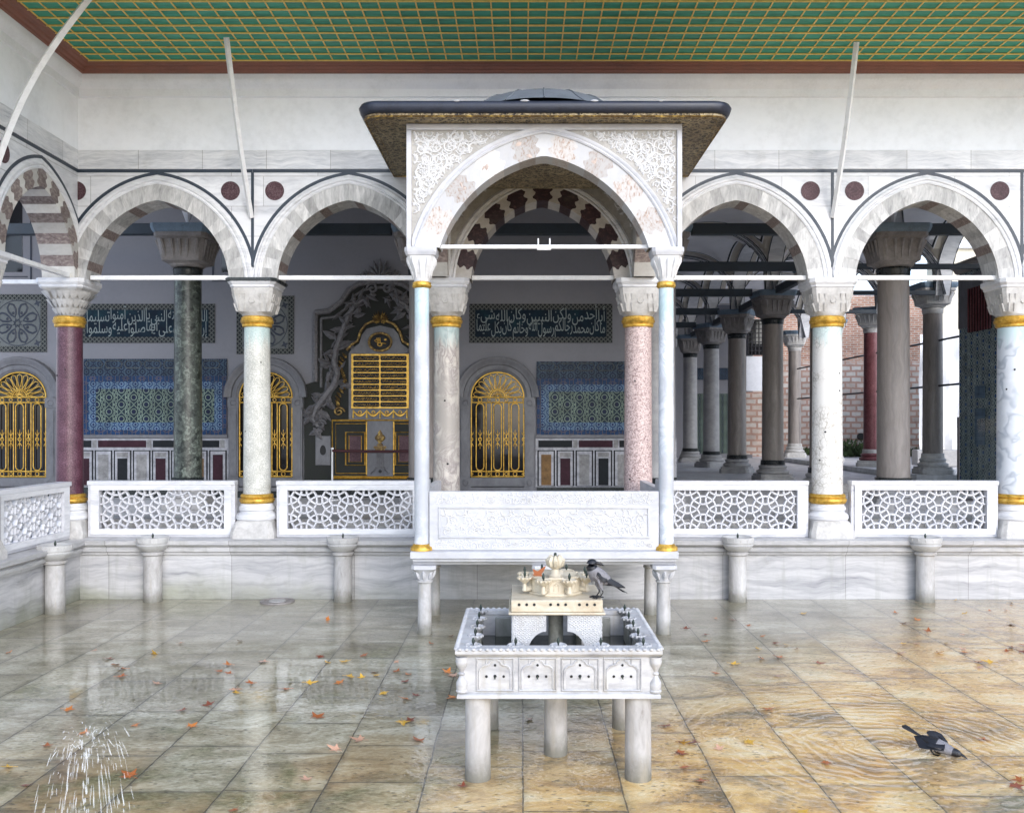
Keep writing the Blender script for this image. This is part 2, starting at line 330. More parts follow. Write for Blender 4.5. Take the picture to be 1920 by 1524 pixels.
def floor_mat():
    g = G('wet_stone_floor'); p = g.pos(); q = g.xyz(p)
    wob = g.m('MULTIPLY', g.m('SUBTRACT', g.noise(p, 1.7, 4), .5), .035)
    sx = g.m('DIVIDE', g.m('ADD', q[0], wob), .74); st = g.m('FLOOR', sx); fx = g.m('FRACT', sx)
    w1 = g.n('TexWhiteNoise', noise_dimensions='1D'); g.put(w1.inputs['W'], st); r1 = w1.outputs['Value']
    L = g.m('ADD', g.m('MULTIPLY', r1, .75), .75)
    sy = g.m('DIVIDE', g.m('ADD', g.m('ADD', q[1], wob), g.m('MULTIPLY', r1, 3.1)), L); sl = g.m('FLOOR', sy); fy = g.m('FRACT', sy)
    jx = g.m('MULTIPLY', g.m('MINIMUM', fx, g.m('SUBTRACT', 1.0, fx)), .74); jy = g.m('MULTIPLY', g.m('MINIMUM', fy, g.m('SUBTRACT', 1.0, fy)), L)
    jd = g.m('SUBTRACT', g.m('MINIMUM', jx, jy), g.m('MULTIPLY', g.m('SUBTRACT', g.noise(p, 6, 5), .30), .012))
    joint = g.m('SUBTRACT', 1.0, g.ss(jd, -.002, .0065)); near = g.m('SUBTRACT', 1.0, g.ss(jd, .0, .07))
    w2 = g.n('TexWhiteNoise', noise_dimensions='2D'); g.put(w2.inputs['Vector'], g.vec(st, sl)); r2 = w2.outputs['Value']
    off = g.n('VectorMath', operation='ADD'); g.put(off.inputs[0], p); g.put(off.inputs[1], g.vec(g.m('MULTIPLY', r2, 50), g.m('MULTIPLY', r2, 31), 0.0)); ps = off.outputs[0]
    n1 = g.noise(g.mp(ps, (.8, 1.5, 1)), 1.5, 9, .70, .5); n2 = g.noise(p, .55, 5, .6, .6); n3 = g.noise(g.mp(ps, (.8, 1.3, 1)), 22, 6, .78)
    col = g.ramp(g.m('ADD', g.m('MULTIPLY', n1, .60), g.m('MULTIPLY', n3, .40)),
                 [(.32, (.062, .055, .028)), (.41, (.18, .163, .105)), (.48, (.285, .265, .190)), (.55, (.42, .405, .325)), (.66, (.64, .63, .55))])
    col = g.mix(1.0, col, g.ramp(r2, [(0, (.70, .66, .55)), (.5, (1.0, .98, .90)), (1, (1.28, 1.26, 1.18))]), 'MULTIPLY')
    # rust and algae
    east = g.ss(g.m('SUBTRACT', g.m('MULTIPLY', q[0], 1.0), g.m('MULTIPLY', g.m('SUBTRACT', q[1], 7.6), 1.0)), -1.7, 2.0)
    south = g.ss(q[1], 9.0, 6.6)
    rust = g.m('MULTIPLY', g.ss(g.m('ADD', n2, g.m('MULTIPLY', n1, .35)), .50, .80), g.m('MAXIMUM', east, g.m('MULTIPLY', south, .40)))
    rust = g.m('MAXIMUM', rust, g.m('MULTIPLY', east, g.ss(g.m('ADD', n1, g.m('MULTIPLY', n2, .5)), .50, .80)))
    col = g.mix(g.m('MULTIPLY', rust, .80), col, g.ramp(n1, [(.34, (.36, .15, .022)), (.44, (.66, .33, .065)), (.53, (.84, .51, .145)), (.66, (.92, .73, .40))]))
    n4 = g.noise(p, .9, 6, .65, .5)
    alg = g.m('MULTIPLY', g.m('MULTIPLY', g.ss(g.m('ADD', n4, g.m('MULTIPLY', south, .05)), .53, .70), .8), g.m('SUBTRACT', 1.0, g.m('MULTIPLY', east, .6)))
    col = g.mix(alg, col, g.ramp(n3, [(.36, (.040, .046, .010)), (.5, (.13, .13, .045)), (.64, (.30, .30, .15))]))
    pits = g.m('MULTIPLY', g.ramp(g.voro(g.mp(g.warp(p, 6, .06), (.55, 1, 1)), 20), [(.13, 1), (.25, 0)]), g.ss(g.noise(p, 2.1, 4), .36, .50))
    col = g.mix(g.m('MULTIPLY', pits, .6), col, (.045, .040, .025))
    col = g.mix(g.m('MULTIPLY', near, .30), col, (.14, .13, .095))
    col = g.mix(g.m('MULTIPLY', joint, .8), col, (.05, .046, .03))
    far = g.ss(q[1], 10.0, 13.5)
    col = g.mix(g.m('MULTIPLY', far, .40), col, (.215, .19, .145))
    h = g.m('SUBTRACT', g.m('ADD', g.m('MULTIPLY', n3, .5), g.m('MULTIPLY', n1, .7)), g.m('ADD', g.m('MULTIPLY', joint, 1.2), g.m('MULTIPLY', pits, .6)))
    bn = g.bump(h, .7, .014)
    # the film of water: still at the back, ringed by the bathing bird on the east side
    wet = g.m('MAXIMUM', g.ss(g.m('ADD', n2, g.m('MULTIPLY', n4, .4)), .50, .66), g.m('MAXIMUM', g.m('MULTIPLY', far, .9), g.m('MULTIPLY', east, .9)))
    cx, cy = 3.05, 7.85
    dx = g.m('SUBTRACT', q[0], cx); dy = g.m('SUBTRACT', q[1], cy)
    rr = g.m('SQRT', g.m('ADD', g.m('MULTIPLY', dx, dx), g.m('MULTIPLY', dy, dy)))
    rw = g.m('ADD', rr, g.m('MULTIPLY', g.noise(p, 2.4, 3), .42))
    rip = g.m('MULTIPLY', g.m('SINE', g.m('MULTIPLY', rw, 55)), g.ss(rr, 2.3, .15))
    rip2 = g.m('MULTIPLY', g.noise(g.warp(p, 2.5, .5), 6.5, 2, .5, 1.2), g.m('ADD', g.m('MULTIPLY', east, 1.3), .10))
    wn = g.bump(g.m('ADD', g.m('MULTIPLY', rip, .62), rip2), .70, .02)
    crest = g.m('MULTIPLY', g.m('MULTIPLY', g.ss(rip, .72, 1.0), .10), 1.0)
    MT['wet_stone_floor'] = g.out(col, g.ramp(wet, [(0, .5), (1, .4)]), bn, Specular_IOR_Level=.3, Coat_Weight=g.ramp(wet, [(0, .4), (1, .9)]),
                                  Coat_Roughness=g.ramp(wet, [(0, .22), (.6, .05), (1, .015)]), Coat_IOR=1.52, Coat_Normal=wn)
floor_mat()

g = G('water_drop'); MT['water_drop'] = g.out((.88, .92, .95), .08, None, 0.0, Alpha=.22, IOR=1.33)
def pane():
    g = G('pane_glass'); tr = g.n('BsdfTransparent'); gl = g.n('BsdfGlossy'); gl.inputs['Roughness'].default_value = .03
    tr.inputs[0].default_value = (.86, .9, .9, 1)
    mx = g.n('MixShader'); fr = g.n('Fresnel'); fr.inputs[0].default_value = 1.15
    g.put(mx.inputs[0], fr.outputs[0]); g.put(mx.inputs[1], tr.outputs[0]); g.put(mx.inputs[2], gl.outputs[0])
    g.nt.links.new(mx.outputs[0], g.nt.nodes['Material Output'].inputs[0]); MT['pane_glass'] = g.mat
pane()
plain('basin_water', (.03, .032, .022), .04, .3, 5, 0)

# ------------------------------------------------------------------ mesh building
class MB:
    def __init__(s): s.v, s.f, s.r, s.mi = [], [], [], []; s.cur = 0.0; s.cm = 0; s.M = None
    def vert(s, p):
        p = Vector(p)
        if s.M is not None: p = s.M @ p
        s.v.append(p); return len(s.v) - 1
    def face(s, idx): s.f.append(list(idx)); s.r.append(s.cur); s.mi.append(s.cm)
    def poly(s, pts): s.face([s.vert(p) for p in pts])
    def box(s, x0, x1, y0, y1, z0, z1):
        i = [s.vert(p) for p in ((x0, y0, z0), (x1, y0, z0), (x1, y1, z0), (x0, y1, z0), (x0, y0, z1), (x1, y0, z1), (x1, y1, z1), (x0, y1, z1))]
        for q in ((0, 3, 2, 1), (4, 5, 6, 7), (0, 1, 5, 4), (1, 2, 6, 5), (2, 3, 7, 6), (3, 0, 4, 7)): s.face([i[k] for k in q])
    def grid(s, rows, closed=False, caps=False):
        ids = [[s.vert(p) for p in r] for r in rows]; n = len(ids[0])
        for a, b in zip(ids, ids[1:]):
            for k in range(n if closed else n - 1):
                s.face((a[k], a[(k + 1) % n], b[(k + 1) % n], b[k]))
        if caps and closed: s.face(ids[0][::-1]); s.face(ids[-1])
        return ids
    def lathe(s, prof, cx=0, cy=0, seg=24, caps=True, sq=None):
        rows = []
        for r, z in prof:
            rows.append([(cx + r * math.cos(2 * PI * k / seg), cy + r * math.sin(2 * PI * k / seg), z) for k in range(seg)])
        s.grid(rows, True, caps)
    def tube(s, pts, r, seg=6, closed=False, flat=1.0, up=None):
        pts = [Vector(p) for p in pts]; n = len(pts); rows = []
        for i, p in enumerate(pts):
            a = pts[i - 1] if (i > 0 or closed) else p; b = pts[(i + 1) % n] if (i < n - 1 or closed) else p
            t = (b - a); t = t.normalized() if t.length > 1e-9 else Vector((0, 0, 1))
            u = Vector(up) if up else (Vector((0, 1, 0)) if abs(t.y) < .9 else Vector((1, 0, 0)))
            sd = t.cross(u); sd = sd.normalized() if sd.length > 1e-6 else Vector((1, 0, 0)); u2 = sd.cross(t).normalized()
            rr = r[i] if isinstance(r, (list, tuple)) else r
            rows.append([p + sd * rr * math.cos(2 * PI * k / seg) + u2 * rr * flat * math.sin(2 * PI * k / seg) for k in range(seg)])
        if closed: rows.append(rows[0])
        s.grid(rows, True, not closed)
    def prism(s, poly, y0, y1):
        """polygon in the xz plane pushed through y0..y1"""
        a = [s.vert((x, y0, z)) for x, z in poly]; b = [s.vert((x, y1, z)) for x, z in poly]; n = len(poly)
        s.face(a); s.face(b[::-1])
        for k in range(n): s.face((a[k], b[k], b[(k + 1) % n], a[(k + 1) % n]))
    def sweepx(s, prof, x0, x1):
        """profile of (y, z) points drawn along x"""
        s.grid([[(x0, y, z) for y, z in prof], [(x1, y, z) for y, z in prof]])
        s.face([s.vert((x0, y, z)) for y, z in prof]); s.face([s.vert((x1, y, z)) for y, z in prof][::-1])
    def sweepy(s, prof, y0, y1):
        s.grid([[(x, y0, z) for x, z in prof], [(x, y1, z) for x, z in prof]])
        s.face([s.vert((x, y0, z)) for x, z in prof]); s.face([s.vert((x, y1, z)) for x, z in prof][::-1])
    def ell(s, c, rx, ry, rz, seg=12, rings=8, M=None):
        old = s.M; T = Matrix.Translation(c) @ (M or Matrix.Identity(4)); s.M = (old @ T) if old is not None else T
        rows = []
        for i in range(rings + 1):
            t = PI * i / rings
            rows.append([(rx * math.sin(t) * math.cos(2 * PI * k / seg), ry * math.sin(t) * math.sin(2 * PI * k / seg), rz * math.cos(t)) for k in range(seg)])
        s.grid(rows, True); s.M = old
    def sqloft(s, prof, cx=0, cy=0, seg=32):
        """rings that blend from round (k=0) to square (k=1): (half size, z, k)"""
        rows = []
        for h, z, k in prof:
            row = []
            for i in range(seg):
                a = 2 * PI * (i + .5) / seg; c, q = math.cos(a), math.sin(a); m = max(abs(c), abs(q))
                f = h * ((1 - k) + k / m); row.append((cx + f * c, cy + f * q, z))
            rows.append(row)
        s.grid(rows, True, True)
    def build(s, name, mats, parent=None, angle=35, bevel=0.0, off=None, edge=None):
        me = bpy.data.meshes.new(name)
        o0, q = Vector((0, 0, 0)), parent
        while q is not None:
            if q.get('world'): o0 = Vector(q.location)
            q = q.parent
        me.from_pydata([tuple(p - o0) for p in s.v], [], s.f)
        if not isinstance(mats, (list, tuple)): mats = [mats]
        for m in mats: me.materials.append(MT[m])
        me.polygons.foreach_set('material_index', s.mi)
        at = me.attributes.new('rnd', 'FLOAT', 'FACE'); at.data.foreach_set('value', s.r)
        bm = bmesh.new(); bm.from_mesh(me); bmesh.ops.remove_doubles(bm, verts=bm.verts, dist=1e-5)
        bmesh.ops.recalc_face_normals(bm, faces=bm.faces); bm.to_mesh(me); bm.free()
        me.polygons.foreach_set('use_smooth', [True] * len(me.polygons)); me.set_sharp_from_angle(angle=R(angle))
        me.update()
        o = bpy.data.objects.new(name, me); COL.objects.link(o)
        if parent is not None: o.parent = parent
        if bevel:
            b = o.modifiers.new('Bevel', 'BEVEL'); b.width = bevel; b.segments = 2; b.limit_method = 'ANGLE'; b.angle_limit = R(40); b.harden_normals = False
        return o

def thing(name, label, cat, loc=(0, 0, 0), rz=0.0, group=None, world=True):
    """an Empty at the thing's base; world=True: its parts are written in place coordinates"""
    o = bpy.data.objects.new(name, None); COL.objects.link(o); o.location = loc; o.rotation_euler = (0, 0, rz); o.empty_display_size = .1
    o['label'] = label; o['category'] = cat; o['kind'] = 'thing'
    if group: o['group'] = group
    if world: o['world'] = 1
    return o
def tag(o, label, cat, group=None):
    o['label'] = label; o['category'] = cat; o['kind'] = 'thing'
    if group: o['group'] = group
    return o
def dup(root, loc, rz=0.0, label=None, group=None, scale=None):
    r = root.copy(); COL.objects.link(r); r.location = loc; r.rotation_euler = (0, 0, rz)
    if label: r['label'] = label
    if group: r['group'] = group
    if scale: r.scale = (scale,) * 3
    for ch in list(root.children):
        c = ch.copy(); COL.objects.link(c); c.parent = r
        for g_ in list(ch.children):
            d = g_.copy(); COL.objects.link(d); d.parent = c
    return r
def structure(o): o['kind'] = 'structure'; return o

# arches: two circles whose centres stand c beyond the axis and drop below the springing
class Arch:
    def __init__(s, a, rise=None, c=None, drop=0.0):
        s.a = a
        if rise is not None: s.R = (rise * rise / a + a) / 2; s.c = s.R - a; s.drop = 0.0
        else: s.c, s.drop = c, drop; s.R = math.hypot(a + c, drop)
    def span(s, off, lim=None):
        Rr = s.R + off; t0 = math.asin(s.drop / Rr); t1 = math.acos(max(-1, min(1, s.c / Rr)))
        if lim is not None and s.c - Rr * math.cos(t0) < -lim: t0 = math.acos((lim + s.c) / Rr)
        return Rr, t0, t1
    def pt(s, u, off=0.0, lim=None):
        Rr, t0, t1 = s.span(off, lim); l = u <= .5; q = u * 2 if l else (1 - u) * 2
        t = t0 + (t1 - t0) * q; x = s.c - Rr * math.cos(t); z = Rr * math.sin(t) - s.drop
        return ((x if l else -x), z)
    def pts(s, n, off=0.0, lim=None): return [s.pt(i / n, off, lim) for i in range(n + 1)]

WIG = [0, .25, .9, 1.0, .35, .1, .55, .8, .3, 0]
def ring_blocks(mb, A, x0, z0, o0, o1, y0, y1, n, rnd, wig=0.0, jit=.004, seed=1, soff=None):
    rg = random.Random(seed)
    ks = len(WIG) - 1 if wig else 2; mm = 3
    for i in range(n):
        mb.cur = rnd(i, rg); yy = y0 - rg.random() * jit
        red = i % 2 == 1
        def ub(e, s_):
            base = e / n
            if wig and 0 < e < n:
                w = WIG[int(round(s_ * ks))] * wig / n
                base += (-w if (e % 2 == 1) else w)
            return base
        rows = []
        for k in range(ks + 1):
            s_ = k / ks; a, b = ub(i, s_), ub(i + 1, s_)
            rows.append([A.pt(a + (b - a) * j / mm, o0 + (o1 - o0) * s_) for j in range(mm + 1)])
        mb.grid([[(x0 + x, yy, z0 + z) for x, z in r] for r in rows])
        keep = mb.cur
        if soff is not None: mb.cur = soff(i, rg)
        mb.grid([[(x0 + x, yy + (.02 if soff else 0), z0 + z) for x, z in rows[0]], [(x0 + x, y1, z0 + z) for x, z in rows[0]]])
        if soff is not None:
            mb.cur = keep; mb.grid([[(x0 + x, yy, z0 + z) for x, z in rows[0]], [(x0 + x, yy + .02, z0 + z) for x, z in rows[0]]])
        mb.grid([[(x0 + x, y1, z0 + z) for x, z in rows[0]], [(x0 + x, y1, z0 + z) for x, z in rows[-1]]])
        for col in (0, mm): mb.grid([[(x0 + r[col][0], yy, z0 + r[col][1]) for r in rows], [(x0 + r[col][0], yy + .03, z0 + r[col][1]) for r in rows]])
    mb.cur = 0.0

def arch_sweep(mb, A, x0, z0, prof, n=28, lim=None):
    mb.grid([[(x0 + x, y, z0 + z) for x, z in A.pts(n, o, lim)] for o, y in prof])

def arch_body(mb, A, x0, z0, off, l, r, zt, y0, y1, n=28):
    """wall above an arch, from x0-l to x0+r and up to zt"""
    pts = A.pts(n, off); h = abs(pts[0][0])
    for y in (y0, y1):
        mb.grid([[(x0 + x, y, z0 + z) for x, z in pts], [(x0 + x, y, zt) for x, z in pts]])
        if l > h: mb.poly([(x0 - l, y, z0), (x0 - h, y, z0), (x0 - h, y, zt), (x0 - l, y, zt)])
        if r > h: mb.poly([(x0 + h, y, z0), (x0 + r, y, z0), (x0 + r, y, zt), (x0 + h, y, zt)])
    mb.grid([[(x0 + x, y0, z0 + z) for x, z in pts], [(x0 + x, y1, z0 + z) for x, z in pts]])
    if l > h: mb.poly([(x0 - l, y0, z0), (x0 - l, y1, z0), (x0 - h, y1, z0), (x0 - h, y0, z0)])
    if r > h: mb.poly([(x0 + r, y0, z0), (x0 + r, y1, z0), (x0 + h, y1, z0), (x0 + h, y0, z0)])

def leafy(mb, p, ang, L, W, y, lift):
    c, s_ = math.cos(ang), math.sin(ang)
    def q(u, v, w): return (p[0] + u * c - v * s_, y - w, p[1] + u * s_ + v * c)
    pts = [q(0, 0, 0), q(L * .3, W, 0), q(L * .65, W * .75, 0), q(L, 0, 0), q(L * .65, -W * .75, 0), q(L * .3, -W, 0)]
    m = mb.vert(q(L * .45, 0, lift)); ids = [mb.vert(a) for a in pts]
    for k in range(6): mb.face((ids[k], ids[(k + 1) % 6], m))

def scrolls(mb, inside, x0, x1, z0, z1, r, y, th, seed=1, pack=1.75):
    """arabesque: spiralling stems with leaves, standing proud of the face y"""
    rg = random.Random(seed); row = 0; z = z0 + r * .8
    while z < z1 + r:
        x = x0 + r * (.8 if row % 2 else 1.6); col = 0
        while x < x1 + r:
            cx, cz = x + rg.uniform(-.2, .2) * r, z + rg.uniform(-.2, .2) * r
            hand = 1 if (row + col) % 2 else -1; a0 = rg.uniform(0, 2 * PI); path = []
            R0 = r * rg.uniform(.85, 1.08)
            for k in range(22):
                t = k / 21; rr = R0 * (1 - .86 * t ** .9); a = a0 + hand * t * 3.1 * PI
                p = (cx + rr * math.cos(a), cz + rr * math.sin(a))
                if not inside(*p):
                    if len(path) > 4: break
                    path = []; continue
                path.append((p, a, t))
            if len(path) > 3:
                mb.tube([(p[0], y - th * .3, p[1]) for p, a, t in path], [th * (1.0 - .35 * t) for p, a, t in path], 5)
                for p, a, t in path[1::3]:
                    leafy(mb, p, a + hand * rg.uniform(.4, 1.1) + (0 if rg.random() < .6 else PI), r * rg.uniform(.34, .6), r * rg.uniform(.11, .18), y, th * 1.3)
                e = path[-1]
                for k in range(5): leafy(mb, e[0], k * 2 * PI / 5, r * .24, r * .11, y, th * 1.2)
            x += r * pack; col += 1
        z += r * pack * .87; row += 1

def text_mesh(mb, s_, x, z, y, sx, sz):
    """a run of letters laid flat on the face y; returns its width"""
    cu = bpy.data.curves.new('t', 'FONT'); cu.body = s_; cu.resolution_u = 2; ob = bpy.data.objects.new('t', cu); COL.objects.link(ob)
    bpy.context.view_layer.update(); dg = bpy.context.evaluated_depsgraph_get()
    me = bpy.data.meshes.new_from_object(ob.evaluated_get(dg))
    vs = [v.co for v in me.vertices]
    w = 0.0
    if vs:
        mn = min(v.x for v in vs); w = (max(v.x for v in vs) - mn) * sx
        ids = [mb.vert((x + (v.x - mn) * sx, y, z + v.y * sz)) for v in vs]
        for p in me.polygons: mb.face([ids[k] for k in p.vertices])
    bpy.data.objects.remove(ob); bpy.data.meshes.remove(me); bpy.data.curves.remove(cu)
    return w
AR = {'ا': (0xFE8D, 2), 'أ': (0xFE83, 2), 'إ': (0xFE87, 2), 'آ': (0xFE81, 2), 'ب': (0xFE8F, 4), 'ت': (0xFE95, 4), 'ج': (0xFE9D, 4), 'ح': (0xFEA1, 4), 'خ': (0xFEA5, 4), 'د': (0xFEA9, 2),
      'ذ': (0xFEAB, 2), 'ر': (0xFEAD, 2), 'س': (0xFEB1, 4), 'ش': (0xFEB5, 4), 'ص': (0xFEB9, 4), 'ع': (0xFEC9, 4), 'ك': (0xFED9, 4), 'ل': (0xFEDD, 4), 'م': (0xFEE1, 4),
      'ن': (0xFEE5, 4), 'ه': (0xFEE9, 4), 'و': (0xFEED, 2), 'ى': (0xFEEF, 2), 'ي': (0xFEF1, 4), 'ئ': (0xFE89, 4), 'ء': (0xFE80, 1)}
def shape(w):
    o = []
    for i, ch in enumerate(w):
        b, k = AR[ch]; pj = i > 0 and AR[w[i - 1]][1] == 4; nj = k == 4 and i < len(w) - 1 and AR[w[i + 1]][1] > 1
        pj = pj and k > 1
        o.append(chr(b + (3 if pj and nj else 1 if pj else 2 if nj else 0)))
    return ''.join(reversed(o))
# ------------------------------------------------------------------ the setting
Y0 = 14.5                     # face of the long arcade
XS = -6.95                    # face of the side arcade
TZ = 1.17                     # level of the gallery floor
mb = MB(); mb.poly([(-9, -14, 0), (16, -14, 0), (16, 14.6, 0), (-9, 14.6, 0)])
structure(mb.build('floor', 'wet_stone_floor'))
mb = MB(); mb.poly([(-300, -300, -.3), (300, -300, -.3), (300, 400, -.3), (-300, 400, -.3)])
structure(mb.build('ground', 'terrace_stone'))
mb = MB(); mb.box(-16, 40, 15.02, 70, -.25, TZ); mb.box(-16, -7.5, -6, 15.02, -.25, TZ)
structure(mb.build('terrace', 'terrace_stone'))
mb = MB(); mb.box(10.7, 13.2, 25.2, 41, TZ + .004, TZ + .16)
structure(mb.build('step', 'terrace_stone'))

# ------------------------------------------------------------------ plinths under the arcades
def plinth_profile(f):       # (distance from the face, z); f = -1: the face looks to -y
    return [(.9, 0), (0, 0), (0, .69), (-.045, .70), (-.05, .735), (-.09, .75), (-.10, .80), (-.075, .815), (-.12, .84), (-.15, .86), (-.16, .925), (.9, .93)]
t = thing('marble_plinth', 'long grey veined marble plinth with moulded top under the front arcade', 'plinth', (0, 14.36, 0))
mb = MB(); mb.sweepx([(14.36 + a, z) for a, z in plinth_profile(-1)], -6.85, 13.0); mb.build('plinth_wall', 'marble_plinth', t, 25)
t = thing('marble_plinth', 'mossy marble plinth running along the left side towards the viewer', 'plinth', (-6.85, 14, 0))
mb = MB(); mb.sweepy([(-6.85 - a, z) for a, z in plinth_profile(1)], 5.5, 14.38); mb.build('plinth_wall', 'marble_plinth', t, 25)

def make_spout(label, loc):
    t = thing('spout_basin', label, 'basin', loc, group='stone water bowls on posts along the plinth', world=False)
    mb = MB(); mb.lathe([(.14, 0), (.14, .02), (.135, .03), (.132, .70), (.16, .72), (.165, .75), (.14, .765)], seg=28); mb.build('post', 'leg_marble', t)
    mb = MB(); mb.lathe([(.14, .766), (.19, .80), (.225, .85), (.235, .87), (.215, .885), (.215, .90), (.235, .905), (.24, .985), (.225, .99), (.205, .985), (.17, .95), (.0, .93)], seg=32, caps=False)
    for k in range(14):
        a = 2 * PI * k / 14; mb.ell((.233 * math.cos(a), .233 * math.sin(a), .955), .014, .014, .03, 6, 4)
    mb.build('bowl', 'spout_stone', t)
    mb = MB(); mb.lathe([(.010, .925), (.010, .97), (.016, .985), (.018, 1.005), (.008, 1.035), (.003, 1.045)], seg=10); mb.build('nozzle', 'bronze', t)
    return t
sp = make_spout('stone water bowl on a post below the second parapet, next to the left corner bay', (-5.66, 14.20, 0))
dup(sp, (-2.75, 14.20, 0), 1.1, 'weathered stone water bowl on a post left of the kiosk balcony')
dup(sp, (3.29, 14.20, 0), 2.0, 'stone water bowl on a post right of the kiosk balcony')
dup(sp, (6.16, 14.20, 0), 3.0, 'stone water bowl on a post at the far right of the front plinth')
dup(sp, (-6.70, 13.30, 0), 4.0, 'stone water bowl on a post against the mossy side plinth at left')

# ------------------------------------------------------------------ columns of the arcades
CXS = [-7.2, -4.22, -1.21, 1.835, 4.84, 7.80, 10.75]
SIDEY = [12.07, 9.4]
YC = Y0 + .25
def arcade_column(label, loc, r, mat, cap='block', base=True, seed=0):
    t = thing('arcade_column', label, 'column', loc, world=False)
    rg = random.Random(seed)
    mb = MB(); mb.sqloft([(.345, .90, 1), (.345, 1.02, 1), (.31, 1.10, 1), (.30, 1.16, .9), (.30, 1.20, .3)]); mb.build('base', 'capital_pale', t, 30, .008)
    mb = MB(); mb.lathe([(.30, 1.19), (.325, 1.22), (.325, 1.27), (.30, 1.30), (.27, 1.32), (.265, 1.345), (.285, 1.36), (.285, 1.40), (.26, 1.42), (.255, 1.46)], seg=32, caps=False); mb.build('base_moulding', 'marble_trim', t)
    mb = MB(); mb.lathe([(r + .01, 1.45), (r + .035, 1.46), (r + .06, 1.50), (r + .055, 1.53), (r + .03, 1.545), (r + .045, 1.57), (r + .03, 1.60), (r + .005, 1.61)], seg=32, caps=False); mb.build('gilt_collar', 'gilt', t, 50)
    mb = MB(); mb.lathe([(r, 1.46 + (4.30 - 1.46) * k / 12) for k in range(13)], seg=36, caps=False)
    hs_ = MB()
    for k in range(rg.randrange(2, 5)):                      # old dowel holes in the shaft
        a = -PI / 2 + rg.uniform(-.9, .9); z = rg.uniform(1.8, 4.0); q = r * (1 - .07 * (z - 1.46) / 2.84); s_ = rg.uniform(.010, .018)
        hs_.ell((q * math.cos(a), q * math.sin(a), z), s_, s_, s_, 8, 6)
    hs_.build('dowel_hole', 'dark_hole', t)
    for v in mb.v:
        f = (v.z - 1.46) / 2.84; q = 1 - .07 * f; v.x *= q; v.y *= q
    mb.build('shaft', mat, t)
    q = r * .93
    mb = MB(); mb.lathe([(q, 4.235), (q + .03, 4.25), (q + .035, 4.28), (q + .025, 4.29), (q + .05, 4.31), (q + .058, 4.35), (q + .04, 4.365), (q + .045, 4.39), (q + .02, 4.41)], seg=32, caps=False); mb.build('gilt_collar', 'gilt', t, 50)
    if cap == 'muqarnas':
        mb = MB(); seg = 32
        tiers = [(q + .005, 4.41, 0), (.245, 4.53, .1), (.285, 4.66, .45), (.335, 4.79, .85)]
        mb.sqloft([(h - .035, z, k) for h, z, k in tiers] + [(.33, 4.83, 1)])
        for ti, ((h0, za, k0), (h1, zb, k1)) in enumerate(zip(tiers, tiers[1:])):   # small hanging niches in tiers
            m = 20
            for i in range(m):
                a = 2 * PI * (i + .5 * (ti % 2)) / m; c, s_ = math.cos(a), math.sin(a); f = max(abs(c), abs(s_))
                def rad(h, k): return h * ((1 - k) + k / f)
                A0, A1 = rad(h0 - .03, k0), rad(h1, k1); w = .040 * A1 / .26
                tx, ty = -s_, c
                pts = [(A0 * c, A0 * s_, za - .02)]
                for dd, zz, rr in ((-1, .55, .6), (-1, 1.0, 1.0), (1, 1.0, 1.0), (1, .55, .6)):
                    ra = A0 + (A1 - A0) * rr; pts.append((ra * c + tx * w * dd, ra * s_ + ty * w * dd, za + (zb - za) * zz))
                mid = (A0 + (A1 - A0) * .72); m0 = (mid * c * 1.04, mid * s_ * 1.04, za + (zb - za) * .72)
                ids = [mb.vert(p) for p in pts]; mi = mb.vert(m0)
                for k in range(5): mb.face((ids[k], ids[(k + 1) % 5], mi))
        mb.build('capital', 'capital_pale', t, 20)
    else:
        mb = MB(); mb.sqloft([(q + .01, 4.40, 0), (q + .035, 4.44, .1), (.26, 4.47, .72), (.30, 4.62, .86), (.325, 4.80, 1), (.325, 4.83, 1)], seg=40)
        for fx, fy in ((0, -1), (1, 0), (-1, 0), (0, 1)):             # carved corner niches and a small rosette on each face
            tx, ty = -fy, fx
            for s_ in (-1, 1):
                for z0_, z1_, in_, w0 in ((4.47, 4.60, .235, .035), (4.60, 4.74, .225, .05)):
                    c0 = .262 + (z0_ - 4.47) * .19; c1 = .262 + (z1_ - 4.47) * .19
                    for du, wd in ((s_ * in_ * .92, w0), (s_ * in_ * .92 - s_ * .085, w0 * .8)):
                        lo, hi = du - wd / 2, du + wd / 2
                        a = [(fx * (c0 + .004) + tx * du, fy * (c0 + .004) + ty * du, z0_), (fx * (c1 + .022) + tx * hi, fy * (c1 + .022) + ty * hi, z1_), (fx * (c1 + .022) + tx * lo, fy * (c1 + .022) + ty * lo, z1_)]
                        b = [(p[0] - fx * .05, p[1] - fy * .05, p[2]) for p in a]
                        i = [mb.vert(p) for p in a + b]; mb.face(i[:3]); mb.face((i[0], i[3], i[4], i[1])); mb.face((i[1], i[4], i[5], i[2])); mb.face((i[2], i[5], i[3], i[0]))
            cc = .262 + .17 * .19
            ring = [(fx * (cc + .008) + tx * .045 * math.cos(k * PI / 8), fy * (cc + .008) + ty * .045 * math.cos(k * PI / 8), 4.64 + .045 * math.sin(k * PI / 8)) for k in range(16)]
            mb.tube(ring, .008, 4, True, up=(fx, fy, 0))
        mb.build('capital', 'capital_pale', t, 28)
    mb = MB(); zt = 4.978 if cap != 'slab' else 4.925
    mb.sqloft([(.325, 4.829, 1), (.345, 4.85, 1), (.345, 4.875, 1), (.365, 4.90, 1), (.375, 4.915, 1), (.375, zt, 1)]); mb.build('abacus', 'marble_trim', t, 30)
    if cap == 'slab':
        mb = MB(); mb.sqloft([(.375, 4.926, 1), (.40, 4.935, 1), (.40, 4.978, 1)]); mb.build('dark_slab', 'black_band', t, 30)
    return t
